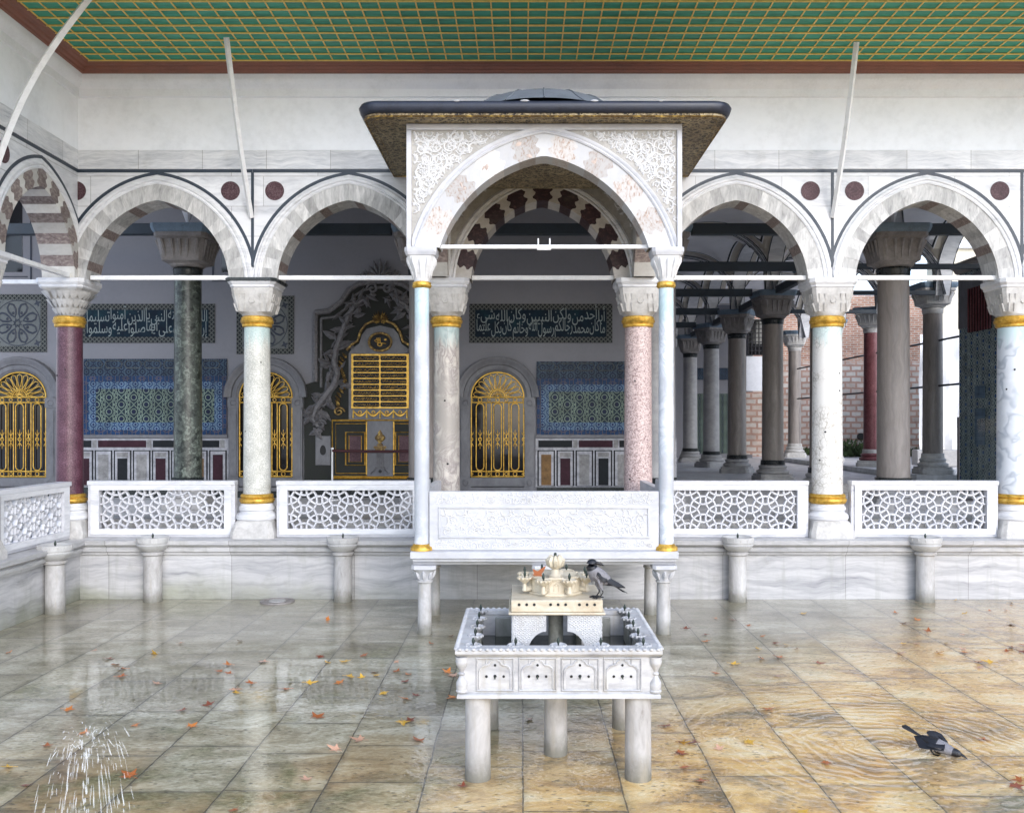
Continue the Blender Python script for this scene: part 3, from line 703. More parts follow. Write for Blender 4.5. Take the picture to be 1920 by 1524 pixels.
arcade_column('purple porphyry column with gilt collars at the left corner of the court', (CXS[0] + .0, YC, 0), .205, 'shaft_porphyry', 'muqarnas', seed=1)
arcade_column('pale speckled marble column left of the ornate wall fountain', (CXS[1], YC, 0), .215, 'shaft_pale', 'slab', seed=2)
arcade_column('grey and cream veined column behind the left slender post of the balcony', (CXS[2], YC, 0), .215, 'shaft_smoky', seed=3)
arcade_column('pink granite column behind the right slender post of the balcony', (CXS[3], YC, 0), .225, 'shaft_pink', seed=4)
arcade_column('white column with a fine dark net of veins between the two right arches', (CXS[4], YC, 0), .24, 'shaft_netted', seed=5)
arcade_column('bluish grey wavy veined column at the right edge', (CXS[5], YC, 0), .25, 'shaft_wavy', seed=6)
arcade_column('pale marble column beyond the right edge of the front arcade', (CXS[6], YC, 0), .23, 'shaft_smoky', seed=7)
arcade_column('grey veined column of the side arcade nearest the corner column', (CXS[0], SIDEY[0], 0), .21, 'shaft_smoky', seed=8)
arcade_column('pale column of the side arcade farthest from the corner', (CXS[0], SIDEY[1], 0), .21, 'shaft_pale', seed=9)

# ------------------------------------------------------------------ arcade walls
ZS, ZT = 4.98, 8.6
FRONT_A = Arch(1.12, c=.22, drop=.10); SIDE_A = Arch(.97, c=.27, drop=.05)
def rnd_grey(i, rg):
    return rg.random() * .78
def rnd_strip(i, rg): return .80 + rg.random() * .19 if i % 2 else rg.random() * .78
def arcade_wall(name, label, loc, rz, cols, bays, x0, x1, ymax):
    """bays: (centre x, arch, style, clip to the left, clip to the right)"""
    t = thing(name, label, 'wall', loc, rz, world=False); T = .5
    body = MB()
    for i, (c, A, st, l, r) in enumerate(bays):
        arch_body(body, A, c, ZS, .25, c - l, r - c, 6.70, 0, T)
    body.box(x0, x1, .02, T, 6.70, ZT)
    body.box(x0, x1, 0, .02, 6.699, 6.72)
    body.build('wall_body', 'marble_white', t)
    for i, (c, A, st, l, r) in enumerate(bays):
        lim = min(c - l, r - c) - .004
        mb = MB()
        if st == 'grey': ring_blocks(mb, A, c, ZS, 0, .252, -.004, T, 25, rnd_grey, 0, .006, 5 + i, lambda k, rg: .85 if k % 4 == 1 else rg.random() * .5); mb.build('voussoir_ring', 'voussoir_grey', t, 25)
        else: ring_blocks(mb, A, c, ZS, 0, .252, -.004, T, 19, rnd_strip, .30, .006, 5 + i); mb.build('voussoir_ring', 'voussoir_maroon' if st == 'carved' else 'voussoir_striped', t, 25)
        mb = MB(); arch_sweep(mb, A, c, ZS, [(.25, .02), (.25, -.018), (.275, -.026), (.285, -.014), (.30, -.012), (.315, -.030), (.345, -.034), (.36, -.016), (.375, -.010), (.38, .02)], 30, lim); mb.build('arch_moulding', 'marble_trim', t, 40)
        if st != 'carved':
            mb = MB(); arch_sweep(mb, A, c, ZS, [(.392, .02), (.392, -.006), (.44, -.006), (.44, .02)], 36, lim); mb.build('inlay_band', 'inlay_blue', t, 40)
        if st == 'carved':
            mb = MB(); lim2 = lim
            def inside(x, z, c=c, A=A, lim=lim):
                if abs(x - c) > lim - .10 or z > 6.62 or z < ZS + .05: return False
                Rr = A.R + .43; xx = abs(x - c)
                return (xx + A.c) ** 2 + (z - ZS) ** 2 > Rr * Rr
            mb2 = MB(); arch_body(mb2, A, c, ZS, .38, lim, lim, 6.66, -.004, .01); mb2.build('relief_ground', 'relief_ground', t)
            scrolls(mb, inside, c - lim, c + lim, ZS + .2, 6.65, .115, -.005, .013, 3); mb.build('arabesque_relief', 'relief_white', t)
            mb = MB()
            for s_ in (-1, 1): mb.box(c + s_ * (lim - .04) - .04, c + s_ * (lim - .04) + .04, -.03, .01, ZS, 6.66)
            mb.build('carved_frame', 'marble_trim', t, 30, .008)
    mb = MB()                                               # blue line over the arches and down between them
    cl = [b for b in bays if b[2] != 'carved']
    for c, A, st, l, r in cl:
        mb.box(l + .002, r - .002, -.007, .02, 6.635, 6.685)
    for (a, b) in zip(bays, bays[1:]):
        if a[2] != 'carved' and b[2] != 'carved': mb.box(a[4] - .022, a[4] + .022, -.0085, .02, 5.16, 6.634)
    mb.build('inlay_line', 'inlay_blue', t, 30)
    for c, A, st, l, r in cl:
        for s_, e in ((-1, c - l), (1, r - c)):
            x = (l + .345) if s_ < 0 else (r - .345)
            if abs(x - c) < .9 or (rz and r > 14 and s_ > 0): continue
            if l < -7 and s_ < 0: x = XS - .02
            mb = MB(); n = 32
            mb.poly([(x + .148 * math.cos(2 * PI * k / n), -.008, 6.35 + .148 * math.sin(2 * PI * k / n)) for k in range(n)])
            mb.grid([[(x + .148 * math.cos(2 * PI * k / n), y, 6.35 + .148 * math.sin(2 * PI * k / n)) for k in range(n)] for y in (-.008, .01)], True)
            mb.build('roundel', 'roundel_porphyry', t)
    mb = MB(); mb.box(x0, x1, -.012, .019, 6.69, 6.985); mb.build('frieze', 'marble_frieze', t, 30, .004)
    mb = MB(); mb.box(x0, x1, -.004, .0185, 6.986, 7.80); mb.build('plaster_band', 'plaster_white', t)
    mb = MB(); mb.sweepx([(.019, 7.80), (-.004, 7.80), (-.03, 7.815), (-.03, 7.93), (-.045, 7.945), (-.08, 7.97), (-.12, 8.02), (-.13, 8.06), (-.13, 8.13), (.019, 8.13)], x0, x1); mb.build('cornice', 'cornice_white', t, 30)
    return t
mid = lambda a, b: (a + b) / 2
fb = []
for i in range(6):
    l, r = CXS[i], CXS[i + 1]
    fb.append((mid(l, r), FRONT_A, 'carved' if i == 2 else 'grey', l, r))
arcade_wall('arcade_wall', 'tall white marble wall on pointed arches outlined in dark blue facing the court', (0, Y0, 0), 0, CXS, fb, -7.45, 10.9, 0)
sb = [(mid(SIDEY[1], SIDEY[0]), Arch(.98, c=.27, drop=.05), 'striped', SIDEY[1], SIDEY[0]), (mid(SIDEY[0], 14.75), SIDE_A, 'striped', SIDEY[0], 14.75)]
sw = arcade_wall('arcade_wall', 'left side wall on arches of striped brown and white stone', (XS, 0, 0), PI / 2, SIDEY, sb, 9.2, 14.49, 0)

# tie rods between the springings
def tie_rod(label, a, b, rx=.035, mat='rod_white'):
    t = MB(); a, b = Vector(a), Vector(b)
    if abs(a.x - b.x) > abs(a.y - b.y): t.box(a.x, b.x, a.y - rx, a.y + rx, a.z - rx, a.z + rx)
    else: t.box(a.x - rx, a.x + rx, a.y, b.y, a.z - rx, a.z + rx)
    return tag(t.build('tie_rod', mat, None, 30, .006), label, 'tie rod', 'white iron tie rods across the arches')
zr = 5.01; yr = Y0 + .12
for (x0, x1), lb in zip([(-6.80, -4.60), (-3.86, -1.58), (-.80, 1.43), (2.19, 4.46), (5.20, 7.45), (8.2, 10.4)],
                        ['white tie rod across the arch beside the purple corner column', 'white tie rod across the arch in front of the ornate wall fountain', 'white tie rod across the striped arch behind the balcony',
                         'white tie rod across the arch just right of the balcony', 'white tie rod across the rightmost arch in the photo', 'white tie rod across the arch past the right edge']):
    tie_rod(lb, (x0, yr, zr), (x1, yr, zr))
tie_rod('white tie rod slanting away across the striped side arch', (XS - .10, 12.4, zr), (XS - .10, 14.42, zr))
tie_rod('white tie rod of the gallery behind the left corner column', (-12, 14.9, zr - .02), (-7.6, 14.9, zr - .02))

# eave over the court
zc = 8.27
t = thing('eave_ceiling', 'green boarded eave ceiling crossed by a gilt lattice above the court', 'ceiling', (0, 14.2, 8.27))
YE = 11.7; XL = XS + .31
mb = MB(); mb.box(XL - .02, 13, YE, Y0 - .29, zc, zc + .03); mb.box(XL - .02, -4.4, 6.5, YE - .002, zc, zc + .03); mb.build('boards', 'green_boards', t)
mb = MB(); sp_ = .248; k = 0; x = XL + .02
while x < 13:
    y0 = 6.6 if x < -4.45 else YE + .03
    mb.box(x - .009, x + .009, y0, Y0 - .31, zc - .012, zc + .004); x += sp_
y = Y0 - .33
while y > 6.6:
    mb.box(XL, 13 if y > YE + .05 else -4.45, y - .010, y + .010, zc - .022, zc - .004); y -= sp_
mb.build('gilt_lattice', 'gilt_paint', t, 30)
pr = [(0, 8.131), (-.13, 8.131), (-.16, 8.14), (-.17, 8.17), (-.20, 8.185), (-.215, 8.215), (-.265, 8.225), (-.285, 8.245), (-.32, 8.25), (-.32, 8.30), (0, 8.30)]
mb = MB(); mb.sweepx([(Y0 + a, z) for a, z in pr], XS + .0, 13.0); mb.build('cornice', 'cornice_brown', t, 30)
mb = MB(); mb.sweepy([(XS - a, z) for a, z in pr], 6.5, Y0 - .0); mb.build('cornice', 'cornice_brown', t, 30)
mb = MB(); mb.box(-4.4, 13, YE - .12, YE - .004, 8.20, 8.52); mb.box(-4.396, -4.28, 6.5, YE - .124, 8.20, 8.52); mb.build('fascia', 'cornice_brown', t, 30, .01)
mb = MB(); mb.box(-7.4, 13, YE - .15, Y0 + .1, 8.54, 8.60); mb.box(-7.4, -4.25, 6.5, YE - .16, 8.54, 8.60); mb.build('lead_roof', 'lead', t)  # unseen cover above the eave boards, added to block light from above

def brace(label, a, b, bulge, r=.042):
    a, b = Vector(a), Vector(b); n = 14; up = Vector((0, 0, 1)); d = (b - a).normalized(); side = (up - d * up.dot(d)).normalized()
    mb = MB(); mb.tube([a + (b - a) * (k / n) + side * bulge * math.sin(PI * k / n) for k in range(n + 1)], r, 4)
    tag(mb.build('eave_brace', 'rod_white', None, 40), label, 'brace', 'white braces holding up the eave')
brace('white brace rising from the wall over the speckled column to the green ceiling', (-4.235, Y0 - .02, 5.93), (-4.24, 13.28, 8.24), -.06)
brace('white brace rising from the wall over the right netted column to the green ceiling', (4.84, Y0 - .02, 5.93), (4.84, 13.45, 8.24), -.06)
brace('curved white brace rising from the side wall across the upper left corner', (XS + .02, 12.07, 5.8), (-5.62, 12.05, 8.25), .16, .05)

# parapets with pierced star lattice
def parapet(label, w, loc, rz=0, h=.875):
    t = thing('parapet', label, 'parapet', loc, rz, group='pierced marble parapets between the columns', world=False); y0, y1 = -.07, .07; x = w / 2
    ax, zb, zt = x - .17, .13, h - .135
    mb = MB(); mb.box(-x, x, y0, y1, 0, zb); mb.box(-x, x, y0, y1, zt, h); mb.box(-x, -ax, y0, y1, zb + .0005, zt - .0005); mb.box(ax, x, y0, y1, zb + .0005, zt - .0005)
    mb.box(-x - .003, x + .003, y0 - .03, y1 + .03, h - .055, h + .012)
    mb.build('frame', 'lattice_marble', t, 30, .006)
    mb = MB(); w_ = .035                                     # splayed inner border
    for (p, q, r_, s_) in (((-x + .05, .06), (x - .05, .06), (ax, zb), (-ax, zb)), ((x - .05, .06), (x - .05, h - .07), (ax, zt), (ax, zb)), ((x - .05, h - .07), (-x + .05, h - .07), (-ax, zt), (ax, zt)), ((-x + .05, h - .07), (-x + .05, .06), (-ax, zb), (-ax, zt))):
        mb.poly([(p[0], y0 - .022, p[1]), (q[0], y0 - .022, q[1]), (r_[0], y0 - .002, r_[1]), (s_[0], y0 - .002, s_[1])])
    for (a, b, c, d) in ((-x + .05, x - .05, .045, .06), (-x + .05, x - .05, h - .07, h - .055)): mb.box(a, b, y0 - .022, y0, c, d)
    mb.build('inner_border', 'marble_trim', t, 30)
    mb = MB(); s = .284; rr = .72 * s; hw = .056 * s; hd = .03
    rows = []; nx = int(2 * ax / (s * 1.732)) + 2
    for i in range(-nx, nx + 1):
        for j in range(-4, 5):
            rows.append((i * s * .866 * 1.0, (zb + zt) / 2 + j * s + (s / 2 if i % 2 else 0)))
    sec = [(-hw, -hd * .55), (-hw * .55, -hd), (hw * .55, -hd), (hw, -hd * .55), (hw, hd), (-hw, hd)]
    for cx, cz in rows:
        n = 48; run = []
        def flush():
            if len(run) > 1: mb.grid([[(cx + (rr + o) * math.cos(a), q, cz + (rr + o) * math.sin(a)) for o, q in sec] for a in run], True)
        for k in range(n + 1):
            a = 2 * PI * k / n; px_, pz_ = cx + rr * math.cos(a), cz + rr * math.sin(a)
            if abs(px_) < ax + .02 and zb - .02 < pz_ < zt + .02: run.append(a)
            else: flush(); run = []
        flush()
    mb.build('star_lattice', 'lattice_marble', t, 30)
    return t
PZ = .932; PY = 14.66
p1 = parapet('pierced marble parapet between the purple column and the speckled column', 2.31, (mid(CXS[0], CXS[1]) + .03, PY, PZ))
dup(p1, (mid(CXS[1], CXS[2]), PY, PZ), 0, 'pierced marble parapet in front of the ornate wall fountain')
dup(p1, (mid(CXS[3], CXS[4]), PY, PZ), 0, 'pierced marble parapet just right of the balcony')
dup(p1, (mid(CXS[4], CXS[5]), PY, PZ), 0, 'pierced marble parapet below the rightmost arch')
dup(p1, (mid(CXS[5], CXS[6]), PY, PZ), 0, 'pierced marble parapet past the right edge')
parapet('pierced marble parapet on the left side plinth seen at a slant', 2.0, (CXS[0] + .10, mid(SIDEY[0], 14.75), PZ), PI / 2)
parapet('pierced marble parapet on the side plinth nearest the viewer', 2.0, (CXS[0] + .10, mid(SIDEY[0], SIDEY[1]), PZ), PI / 2)

# ------------------------------------------------------------------ the balcony kiosk standing in front of the centre arch
BX, BF = .277, 11.93                                        # axis, front face
bk = thing('balcony_kiosk', 'white carved marble balcony kiosk with wide dark eaves on slender columns', 'kiosk', (BX, 13.2, 0))
HX = 1.587; CYF = 12.06
mb = MB(); x = 1.72
mb.box(BX - x, BX + x, BF - .06, 14.34, .985, 1.075)
mb.sweepx([(BF + .12, .90), (BF + .03, .90), (BF + .01, .93), (BF - .03, .945), (BF - .04, .983), (BF + .12, .983)], BX - x + .03, BX + x - .03)
mb.box(BX - x + .03, BX - x + .2, BF + .125, 14.33, .90, .983); mb.box(BX + x - .2, BX + x - .03, BF + .125, 14.33, .90, .983)
mb.box(BX - x + .21, BX + x - .21, BF + .13, 14.33, .93, .983)
mb.build('floor_slab', 'marble_pavilion', bk, 30, .008)
def leg(cx, cy, r=.092):
    mb = MB(); mb.lathe([(r * 1.05, 0), (r * 1.05, .02), (r, .03), (r * .93, .66), (r * 1.12, .67), (r * 1.12, .69), (r * .93, .70)], cx, cy, 24); L = mb.build('leg', 'leg_marble', bk)
    mb = MB(); mb.sqloft([(r * .93, .70, 0), (r * 1.05, .76, 0), (r * 1.45, .82, .5), (r * 1.6, .84, 1), (r * 1.7, .85, 1), (r * 1.7, .898, 1)], cx, cy, 24)
    for k in range(8):
        a = 2 * PI * k / 8
        leaf = [(cx + (r * (.95 + .55 * q)) * math.cos(a), cy + (r * (.95 + .55 * q)) * math.sin(a), .71 + .11 * q) for q in (0, .35, .7, 1)]
        mb.tube(leaf, [.012, .026, .026, .014], 5)
    mb.build('leg_capital', 'marble_pavilion', L, 30)
for cx, cy in ((BX - HX + .04, 12.02), (BX + HX - .04, 12.02), (BX, 12.02), (BX - HX + .04, 13.25), (BX + HX - .04, 13.25)): leg(cx, cy)
def panel(name, x0, x1, y0, y1, z0, z1):
    mb = MB(); mb.box(x0, x1, y0, y1, z0, z1); return mb.build(name, 'marble_pavilion', bk, 30, .008)
pf = panel('front_panel', BX - HX + .10, BX + HX - .10, CYF - .05, CYF + .05, 1.077, 1.84)
mb = MB(); y = CYF - .05; xa, xb = BX - HX + .22, BX + HX - .22
for a, b, c, d in ((xa, xb, 1.62, 1.645), (xa, xb, 1.235, 1.26), (xa, xa + .025, 1.2605, 1.6195), (xb - .025, xb, 1.2605, 1.6195)): mb.box(a, b, y - .016, y + .01, c, d)
mb.build('panel_frame', 'marble_pavilion', pf, 30, .004)
mb = MB(); scrolls(mb, lambda X, Z: xa + .05 < X < xb - .05 and 1.28 < Z < 1.60, xa, xb, 1.26, 1.62, .085, y - .001, .008, 11)
scrolls(mb, lambda X, Z: xa - .06 < X < xb + .06 and 1.67 < Z < 1.81, xa - .06, xb + .06, 1.67, 1.83, .055, y - .001, .006, 12)
scrolls(mb, lambda X, Z: xa - .06 < X < xb + .06 and 1.10 < Z < 1.21, xa - .06, xb + .06, 1.10, 1.22, .05, y - .001, .006, 13)
mb.build('arabesque_relief', 'relief_white', pf)
for s_ in (-1, 1):
    mb = MB(); xx = BX + s_ * HX
    ya = CYF + .13
    pts = [(ya, 1.077), (14.36, 1.077), (14.36, 1.84), (ya + .55, 1.84), (ya + .5, 1.96), (ya, 1.96)]
    a = [mb.vert((xx - .05, p, q)) for p, q in pts]; b = [mb.vert((xx + .05, p, q)) for p, q in pts]
    mb.face(a); mb.face(b[::-1])
    for k in range(6): mb.face((a[k], b[k], b[(k + 1) % 6], a[(k + 1) % 6]))
    mb.build('side_panel', 'marble_pavilion', bk, 30, .006)
    # slender column
    mb = MB(); r = .098; mb.lathe([(r, 1.15), (r, 2.5), (r * .97, 4.51)], xx, CYF, 24, False); mb.build('slender_column', 'shaft_bluish', bk)
    mb = MB(); mb.lathe([(.15, 1.076), (.15, 1.095), (.145, 1.12), (.12, 1.135), (.115, 1.15), (.098, 1.16)], xx, CYF, 24, False); mb.build('gilt_base', 'gilt', bk, 50)
    mb = MB(); mb.lathe([(.096, 4.47), (.115, 4.48), (.128, 4.50), (.118, 4.52), (.122, 4.54), (.10, 4.555)], xx, CYF, 24, False); mb.build('gilt_collar', 'gilt', bk, 50)
    mb = MB(); mb.sqloft([(.098, 4.55, 0), (.105, 4.60, .1), (.135, 4.70, .35), (.175, 4.83, .8), (.178, 4.87, 1)], xx, CYF, 24)
    for k in range(12):
        a = 2 * PI * k / 12; c, q = math.cos(a), math.sin(a); f = max(abs(c), abs(q))
        mb.tube([(xx + c * (.098 + .02), CYF + q * (.098 + .02), 4.60), (xx + c * .132 / f ** .3, CYF + q * .132 / f ** .3, 4.70), (xx + c * .168 / f ** .8, CYF + q * .168 / f ** .8, 4.80), (xx + c * .17 / f, CYF + q * .17 / f, 4.855)], [.006, .018, .026, .02], 5)
    mb.build('capital', 'capital_pale' if s_ > 9 else 'relief_white', bk, 30)
    mb = MB(); mb.sqloft([(.178, 4.868, 1), (.19, 4.88, 1), (.195, 4.90, 1), (.205, 4.92, 1), (.205, 4.975, 1)], xx, CYF); mb.build('impost', 'marble_pavilion', bk, 30)
KA = Arch(1.345, c=.30, drop=.52); KZ = 4.977; KT = 6.56; KW = 1.767; y0, y1 = BF, BF + .34
mb = MB(); arch_body(mb, KA, BX, KZ, .285, KW, KW, KT, y0, y1); kw = mb.build('arch_wall', 'relief_ground', bk)
mb = MB(); ring_blocks(mb, KA, BX, KZ, 0, .287, y0 - .008, y1, 17, rnd_strip, .28, .004, 21); mb.build('voussoir_ring', 'voussoir_pink', kw, 25)
pk = MB(); rg = random.Random(4)                              # worn rosy carving on every second stone
for i in range(1, 17, 2):
    for _ in range(2):
        p = KA.pt((i + rg.uniform(.18, .82)) / 17, rg.uniform(.05, .25)); leafy(pk, (BX + p[0], KZ + p[1]), rg.uniform(0, 6.28), rg.uniform(.05, .1), rg.uniform(.015, .03), y0 - .010, .010)
plain('rosy_stone', (.52, .42, .36), .7, .25, 14, .3); pk.build('voussoir_carving', 'rosy_stone', kw)
mb = MB(); arch_sweep(mb, KA, BX, KZ, [(.285, y0 + .01), (.285, y0 - .024), (.305, y0 - .034), (.325, y0 - .02), (.345, y0 - .034), (.37, y0 - .034), (.385, y0 + .01)], 36, KW - .07); mb.build('arch_moulding', 'marble_pavilion', kw, 40)
mb = MB()
for s_ in (-1, 1): mb.box(BX + s_ * (KW - .03) - .032, BX + s_ * (KW - .03) + .032, y0 - .03, y0 + .01, KZ - .002, KT - .08)
mb.box(BX - KW - .002, BX + KW + .002, y0 - .032, y0 + .012, KT - .08, KT); mb.build('carved_frame', 'marble_pavilion', kw, 30, .006)
def inside(x, z):
    if abs(x - BX) > KW - .085 or z > KT - .10 or z < KZ + .08: return False
    xx = abs(x - BX); return (xx + KA.c) ** 2 + (z - KZ + KA.drop) ** 2 > (KA.R + .415) ** 2
mb = MB(); scrolls(mb, inside, BX - KW, BX + KW, KZ, KT, .118, y0 - .001, .0135, 8, 1.45); scrolls(mb, inside, BX - KW, BX + KW, KZ, KT, .06, y0 - .001, .009, 9, 2.1); mb.build('arabesque_relief', 'relief_white', kw)
SA = Arch(.86, c=.2, drop=.35)
for s_ in (-1, 1):                                           # side arches of the kiosk
    mb = MB(); mb.M = Matrix.Translation((BX + s_ * 1.595, 0, 0)) @ Matrix.Rotation(PI / 2, 4, 'Z')
    arch_body(mb, SA, 13.38, KZ, .20, 1.105, 1.105, KT, -.16, .16); w = mb.build('side_arch_wall', 'relief_ground', bk)
    mb = MB(); mb.M = Matrix.Translation((BX + s_ * 1.595, 0, 0)) @ Matrix.Rotation(PI / 2, 4, 'Z')
    ring_blocks(mb, SA, 13.38, KZ, 0, .202, -.165, .165, 11, rnd_strip, .28, .004, 23); mb.build('voussoir_ring', 'voussoir_striped', w, 25)
mb = MB(); mb.box(BX - 1.44, BX + 1.44, y1 + .005, 14.46, 6.38, 6.56)
for q in range(2):
    e = .05 + .12 * q
    mb.box(BX - 1.44 + e, BX + 1.44 - e, y1 + .02 + e, 14.46 - e, 6.36 - .02 * q, 6.379 - .02 * q)
mb.build('carved_ceiling', 'gold_carving', bk, 30, .006)
# roof: flat carved soffit, lead rim with rounded corners, low dome
def rrect(x0, x1, ya, yb, r, n=6):
    o = []
    for cx, cy, a in ((x0 + r, ya + r, PI), (x1 - r, ya + r, 1.5 * PI)):
        for k in range(n + 1): o.append((cx + r * math.cos(a + PI / 2 * k / n), cy + r * math.sin(a + PI / 2 * k / n)))
    return o + [(x1, yb), (x0, yb)]
ex0, ex1, ey0, ey1 = -2.05, 2.62, 11.58, 14.45
def slab(name, mat, rows, parent=bk, ang=35):
    mb = MB(); ids = [[mb.vert((x, y, z)) for x, y in o] for o, z in rows]; n = len(ids[0])
    for a, b in zip(ids, ids[1:]):
        for k in range(n): mb.face((a[k], a[(k + 1) % n], b[(k + 1) % n], b[k]))
    mb.face(ids[0][::-1]); mb.face(ids[-1]); return mb.build(name, mat, parent, ang)
sf = slab('soffit', 'gold_carving', [(rrect(ex0 + .04, ex1 - .04, ey0 + .04, ey1, .2), 6.565), (rrect(ex0 + .04, ex1 - .04, ey0 + .04, ey1, .2), 6.60)])
mb = MB()
for e, w in ((.045, .035), (.13, .012)):
    o = rrect(ex0 + e, ex1 - e, ey0 + e, ey1 - .01, .2)
    mb.tube([(x, y, 6.566) for x, y in o], w * .42, 4, True, up=(0, 0, 1))
gilt('gilt_dull', (.17, .105, .04), .5); mb.build('gilt_trim', 'gilt_dull', sf)
rf = slab('lead_roof', 'lead_dark', [(rrect(ex0 + .02, ex1 - .02, ey0 + .02, ey1, .22), 6.601), (rrect(ex0 - .01, ex1 + .01, ey0 - .01, ey1, .24), 6.63), (rrect(ex0 - .03, ex1 + .03, ey0 - .03, ey1, .24), 6.69), (rrect(ex0 - .01, ex1 + .01, ey0 - .01, ey1, .24), 6.735),
     (rrect(ex0 + .25, ex1 - .25, ey0 + .3, ey1, .2), 6.83), (rrect(ex0 + .9, ex1 - .9, ey0 + .9, ey1, .3), 7.02)], ang=50)
mb = MB(); rows = []
for rr, z in ((1.30, 6.86), (1.16, 6.95), (1.08, 7.00), (.99, 7.07), (.88, 7.125), (.72, 7.17), (.4, 7.22), (.02, 7.25)):
    rows.append([(BX + rr * math.cos(2 * PI * k / 48), 13.1 + rr * math.sin(2 * PI * k / 48), z) for k in range(48)])
mb.grid(rows, True); plain('lead_sheet', (.13, .145, .165), .7, .15, 4, 0); mb.build('lead_dome', 'lead_sheet', rf, 50)
mb = MB()
for k in range(16):
    a = 2 * PI * k / 16
    mb.tube([(r_[3 * k][0], r_[3 * k][1], r_[3 * k][2] + .004) for r_ in rows], .012, 5)
mb.build('lead_seam', 'lead_sheet', rf)
mb = MB()
for q, w_ in ((-1.1, .05), (-.25, .07), (.62, .06), (1.45, .04)): mb.ell((BX + q, ey0 + .02, 6.738), w_, .05, .016, 10, 6)
plain('bird_lime', (.7, .7, .7), .8); mb.build('lime_spatter', 'bird_lime', rf)
mb = MB(); mb.box(BX - 1.36, BX + 1.36, CYF - .024, CYF + .024, 4.985, 5.035); mb.build('tie_rod', 'rod_white', bk, 30, .006)
mb = MB()
for q in (-.075, .075): mb.tube([(BX + q, CYF, 4.99), (BX + q, CYF, 5.12)], .010, 6)
mb.tube([(BX - .09, CYF - .03, 4.975), (BX + .09, CYF - .03, 4.975)], .014, 6); mb.build('lamp_bracket', 'rod_white', bk)

# drain ring in the paving
dr = onfloor(520, 1128); t = thing('drain_cover', 'small round stone drain ring set in the floor below the second parapet', 'drain', dr)
mb = MB(); mb.lathe([(.26, .001), (.255, .022), (.2, .028), (.19, .012), (.0, .010)], dr.x, dr.y, 28, False); mb.build('ring', 'capital_dark', t)
mb = MB(); mb.lathe([(.13, .012), (.125, .024), (0, .026)], dr.x, dr.y, 20, False); mb.build('lid', 'shaft_grey', t)
# ------------------------------------------------------------------ gallery behind the arcade
DR = 17.0                                                   # row of tall columns
DK = 19.5                                                   # face of the kiosk at the back
XA, XO = 6.79, 11.4                                         # inner and outer row of the wing that runs back
WING = [DR, 21.0, 25.2, 29.4, 33.4, 37.6]
def tall_column(label, loc, r, mat, pale=False, group='tall columns of the gallery'):
    t = thing('gallery_column', label, 'column', loc, group=group, world=False)
    mb = MB(); mb.sqloft([(r * 1.62, 0, 1), (r * 1.62, .13, 1), (r * 1.5, .135, 1), (r * 1.5, .2, 1)], seg=32); mb.build('plinth', 'capital_pale' if pale else 'shaft_grey', t, 30, .01)
    mb = MB(); mb.lathe([(r * 1.4, .2), (r * 1.5, .23), (r * 1.5, .28), (r * 1.3, .31), (r * 1.2, .34), (r * 1.3, .37), (r * 1.3, .41), (r * 1.12, .44)], seg=28, caps=False); mb.build('base_moulding', 'capital_pale' if pale else 'shaft_grey', t)
    mb = MB(); mb.lathe([(r * 1.1, .43), (r * 1.13, .46), (r * 1.1, .53), (r * 1.13, .56), (r, .57)], seg=28, caps=False); mb.build('bronze_ring', 'capital_pale' if pale else 'black_band', t, 50)
    H = 5.12 if not pale else 5.26
    mb = MB(); h0 = 4.35 if not pale else 4.55
    mb.lathe([(r * (1 - .06 * k / 8), .55 + (h0 - .55) * k / 8) for k in range(9)], seg=32, caps=False); mb.build('shaft', mat, t)
    q = r * .94
    mb = MB(); mb.lathe([(q, h0 - .12), (q + .02, h0 - .10), (q + .02, h0 - .03), (q + .035, h0), (q + .02, h0 + .03), (q, h0 + .035)], seg=28, caps=False); mb.build('necking', 'capital_pale' if pale else 'black_band', t, 50)
    mb = MB(); a = h0 + .03; b = H - .15
    mb.sqloft([(q, a, 0), (q + .06, a + .03, .1), (q + .07, a + .06, .3), (.375, a + .10, .9), (.40, a + .28, .95), (.43, b - .10, 1), (.47, b - .07, 1), (.47, b, 1)], seg=40)
    for k in range(20):
        an = 2 * PI * k / 20; c, s_ = math.cos(an), math.sin(an); f = max(abs(c), abs(s_))
        mb.tube([(c * .37 / f ** .9, s_ * .37 / f ** .9, a + .13), (c * .395 / f ** .95, s_ * .395 / f ** .95, a + .28), (c * .45 / f, s_ * .45 / f, b - .12)], [.010, .030, .034], 5)
    mb.build('capital', 'capital_pale' if pale else 'capital_dark', t, 30)
    mb = MB(); mb.sqloft([(.48, b + .001, 1), (.50, b + .03, 1), (.52, H - .06, 1), (.52, H, 1)], seg=40); mb.build('impost_board', 'impost_blue', t, 30)
    return t
tall_column('tall dark green mottled column inside the gallery behind the first arch', (-6.13, DR, TZ), .25, 'shaft_verde')
tall_column('tall dark column hidden behind the left slender post of the balcony', (-1.83, DR, TZ), .26, 'shaft_brown')
tall_column('tall mottled column hidden behind the right slender post of the balcony', (2.52, DR, TZ), .27, 'shaft_grey')
big = tall_column('largest tall brown streaked column, in the middle of the rightmost arch', (XA, DR, TZ), .29, 'shaft_brown')
lbs = ['tall brown column behind the netted column of the front arcade', 'tall smooth brown column just left of the netted column, with a dark green base ring',
       'tall brown column third from the nearest in the receding row', 'tall pale column fourth in the receding row', 'tall grey marbled column at the far left end of the receding row']
for y, lb, m in zip(WING[1:], lbs, ['shaft_brown', 'shaft_brown', 'shaft_brown', 'shaft_grey', 'shaft_grey']):
    c = dup(big, (XA, y, TZ), y, lb)
    if m != 'shaft_brown':
        for ch in c.children:
            if ch.name.startswith('shaft'): ch.data = ch.data.copy(); ch.data.materials[0] = MT[m]
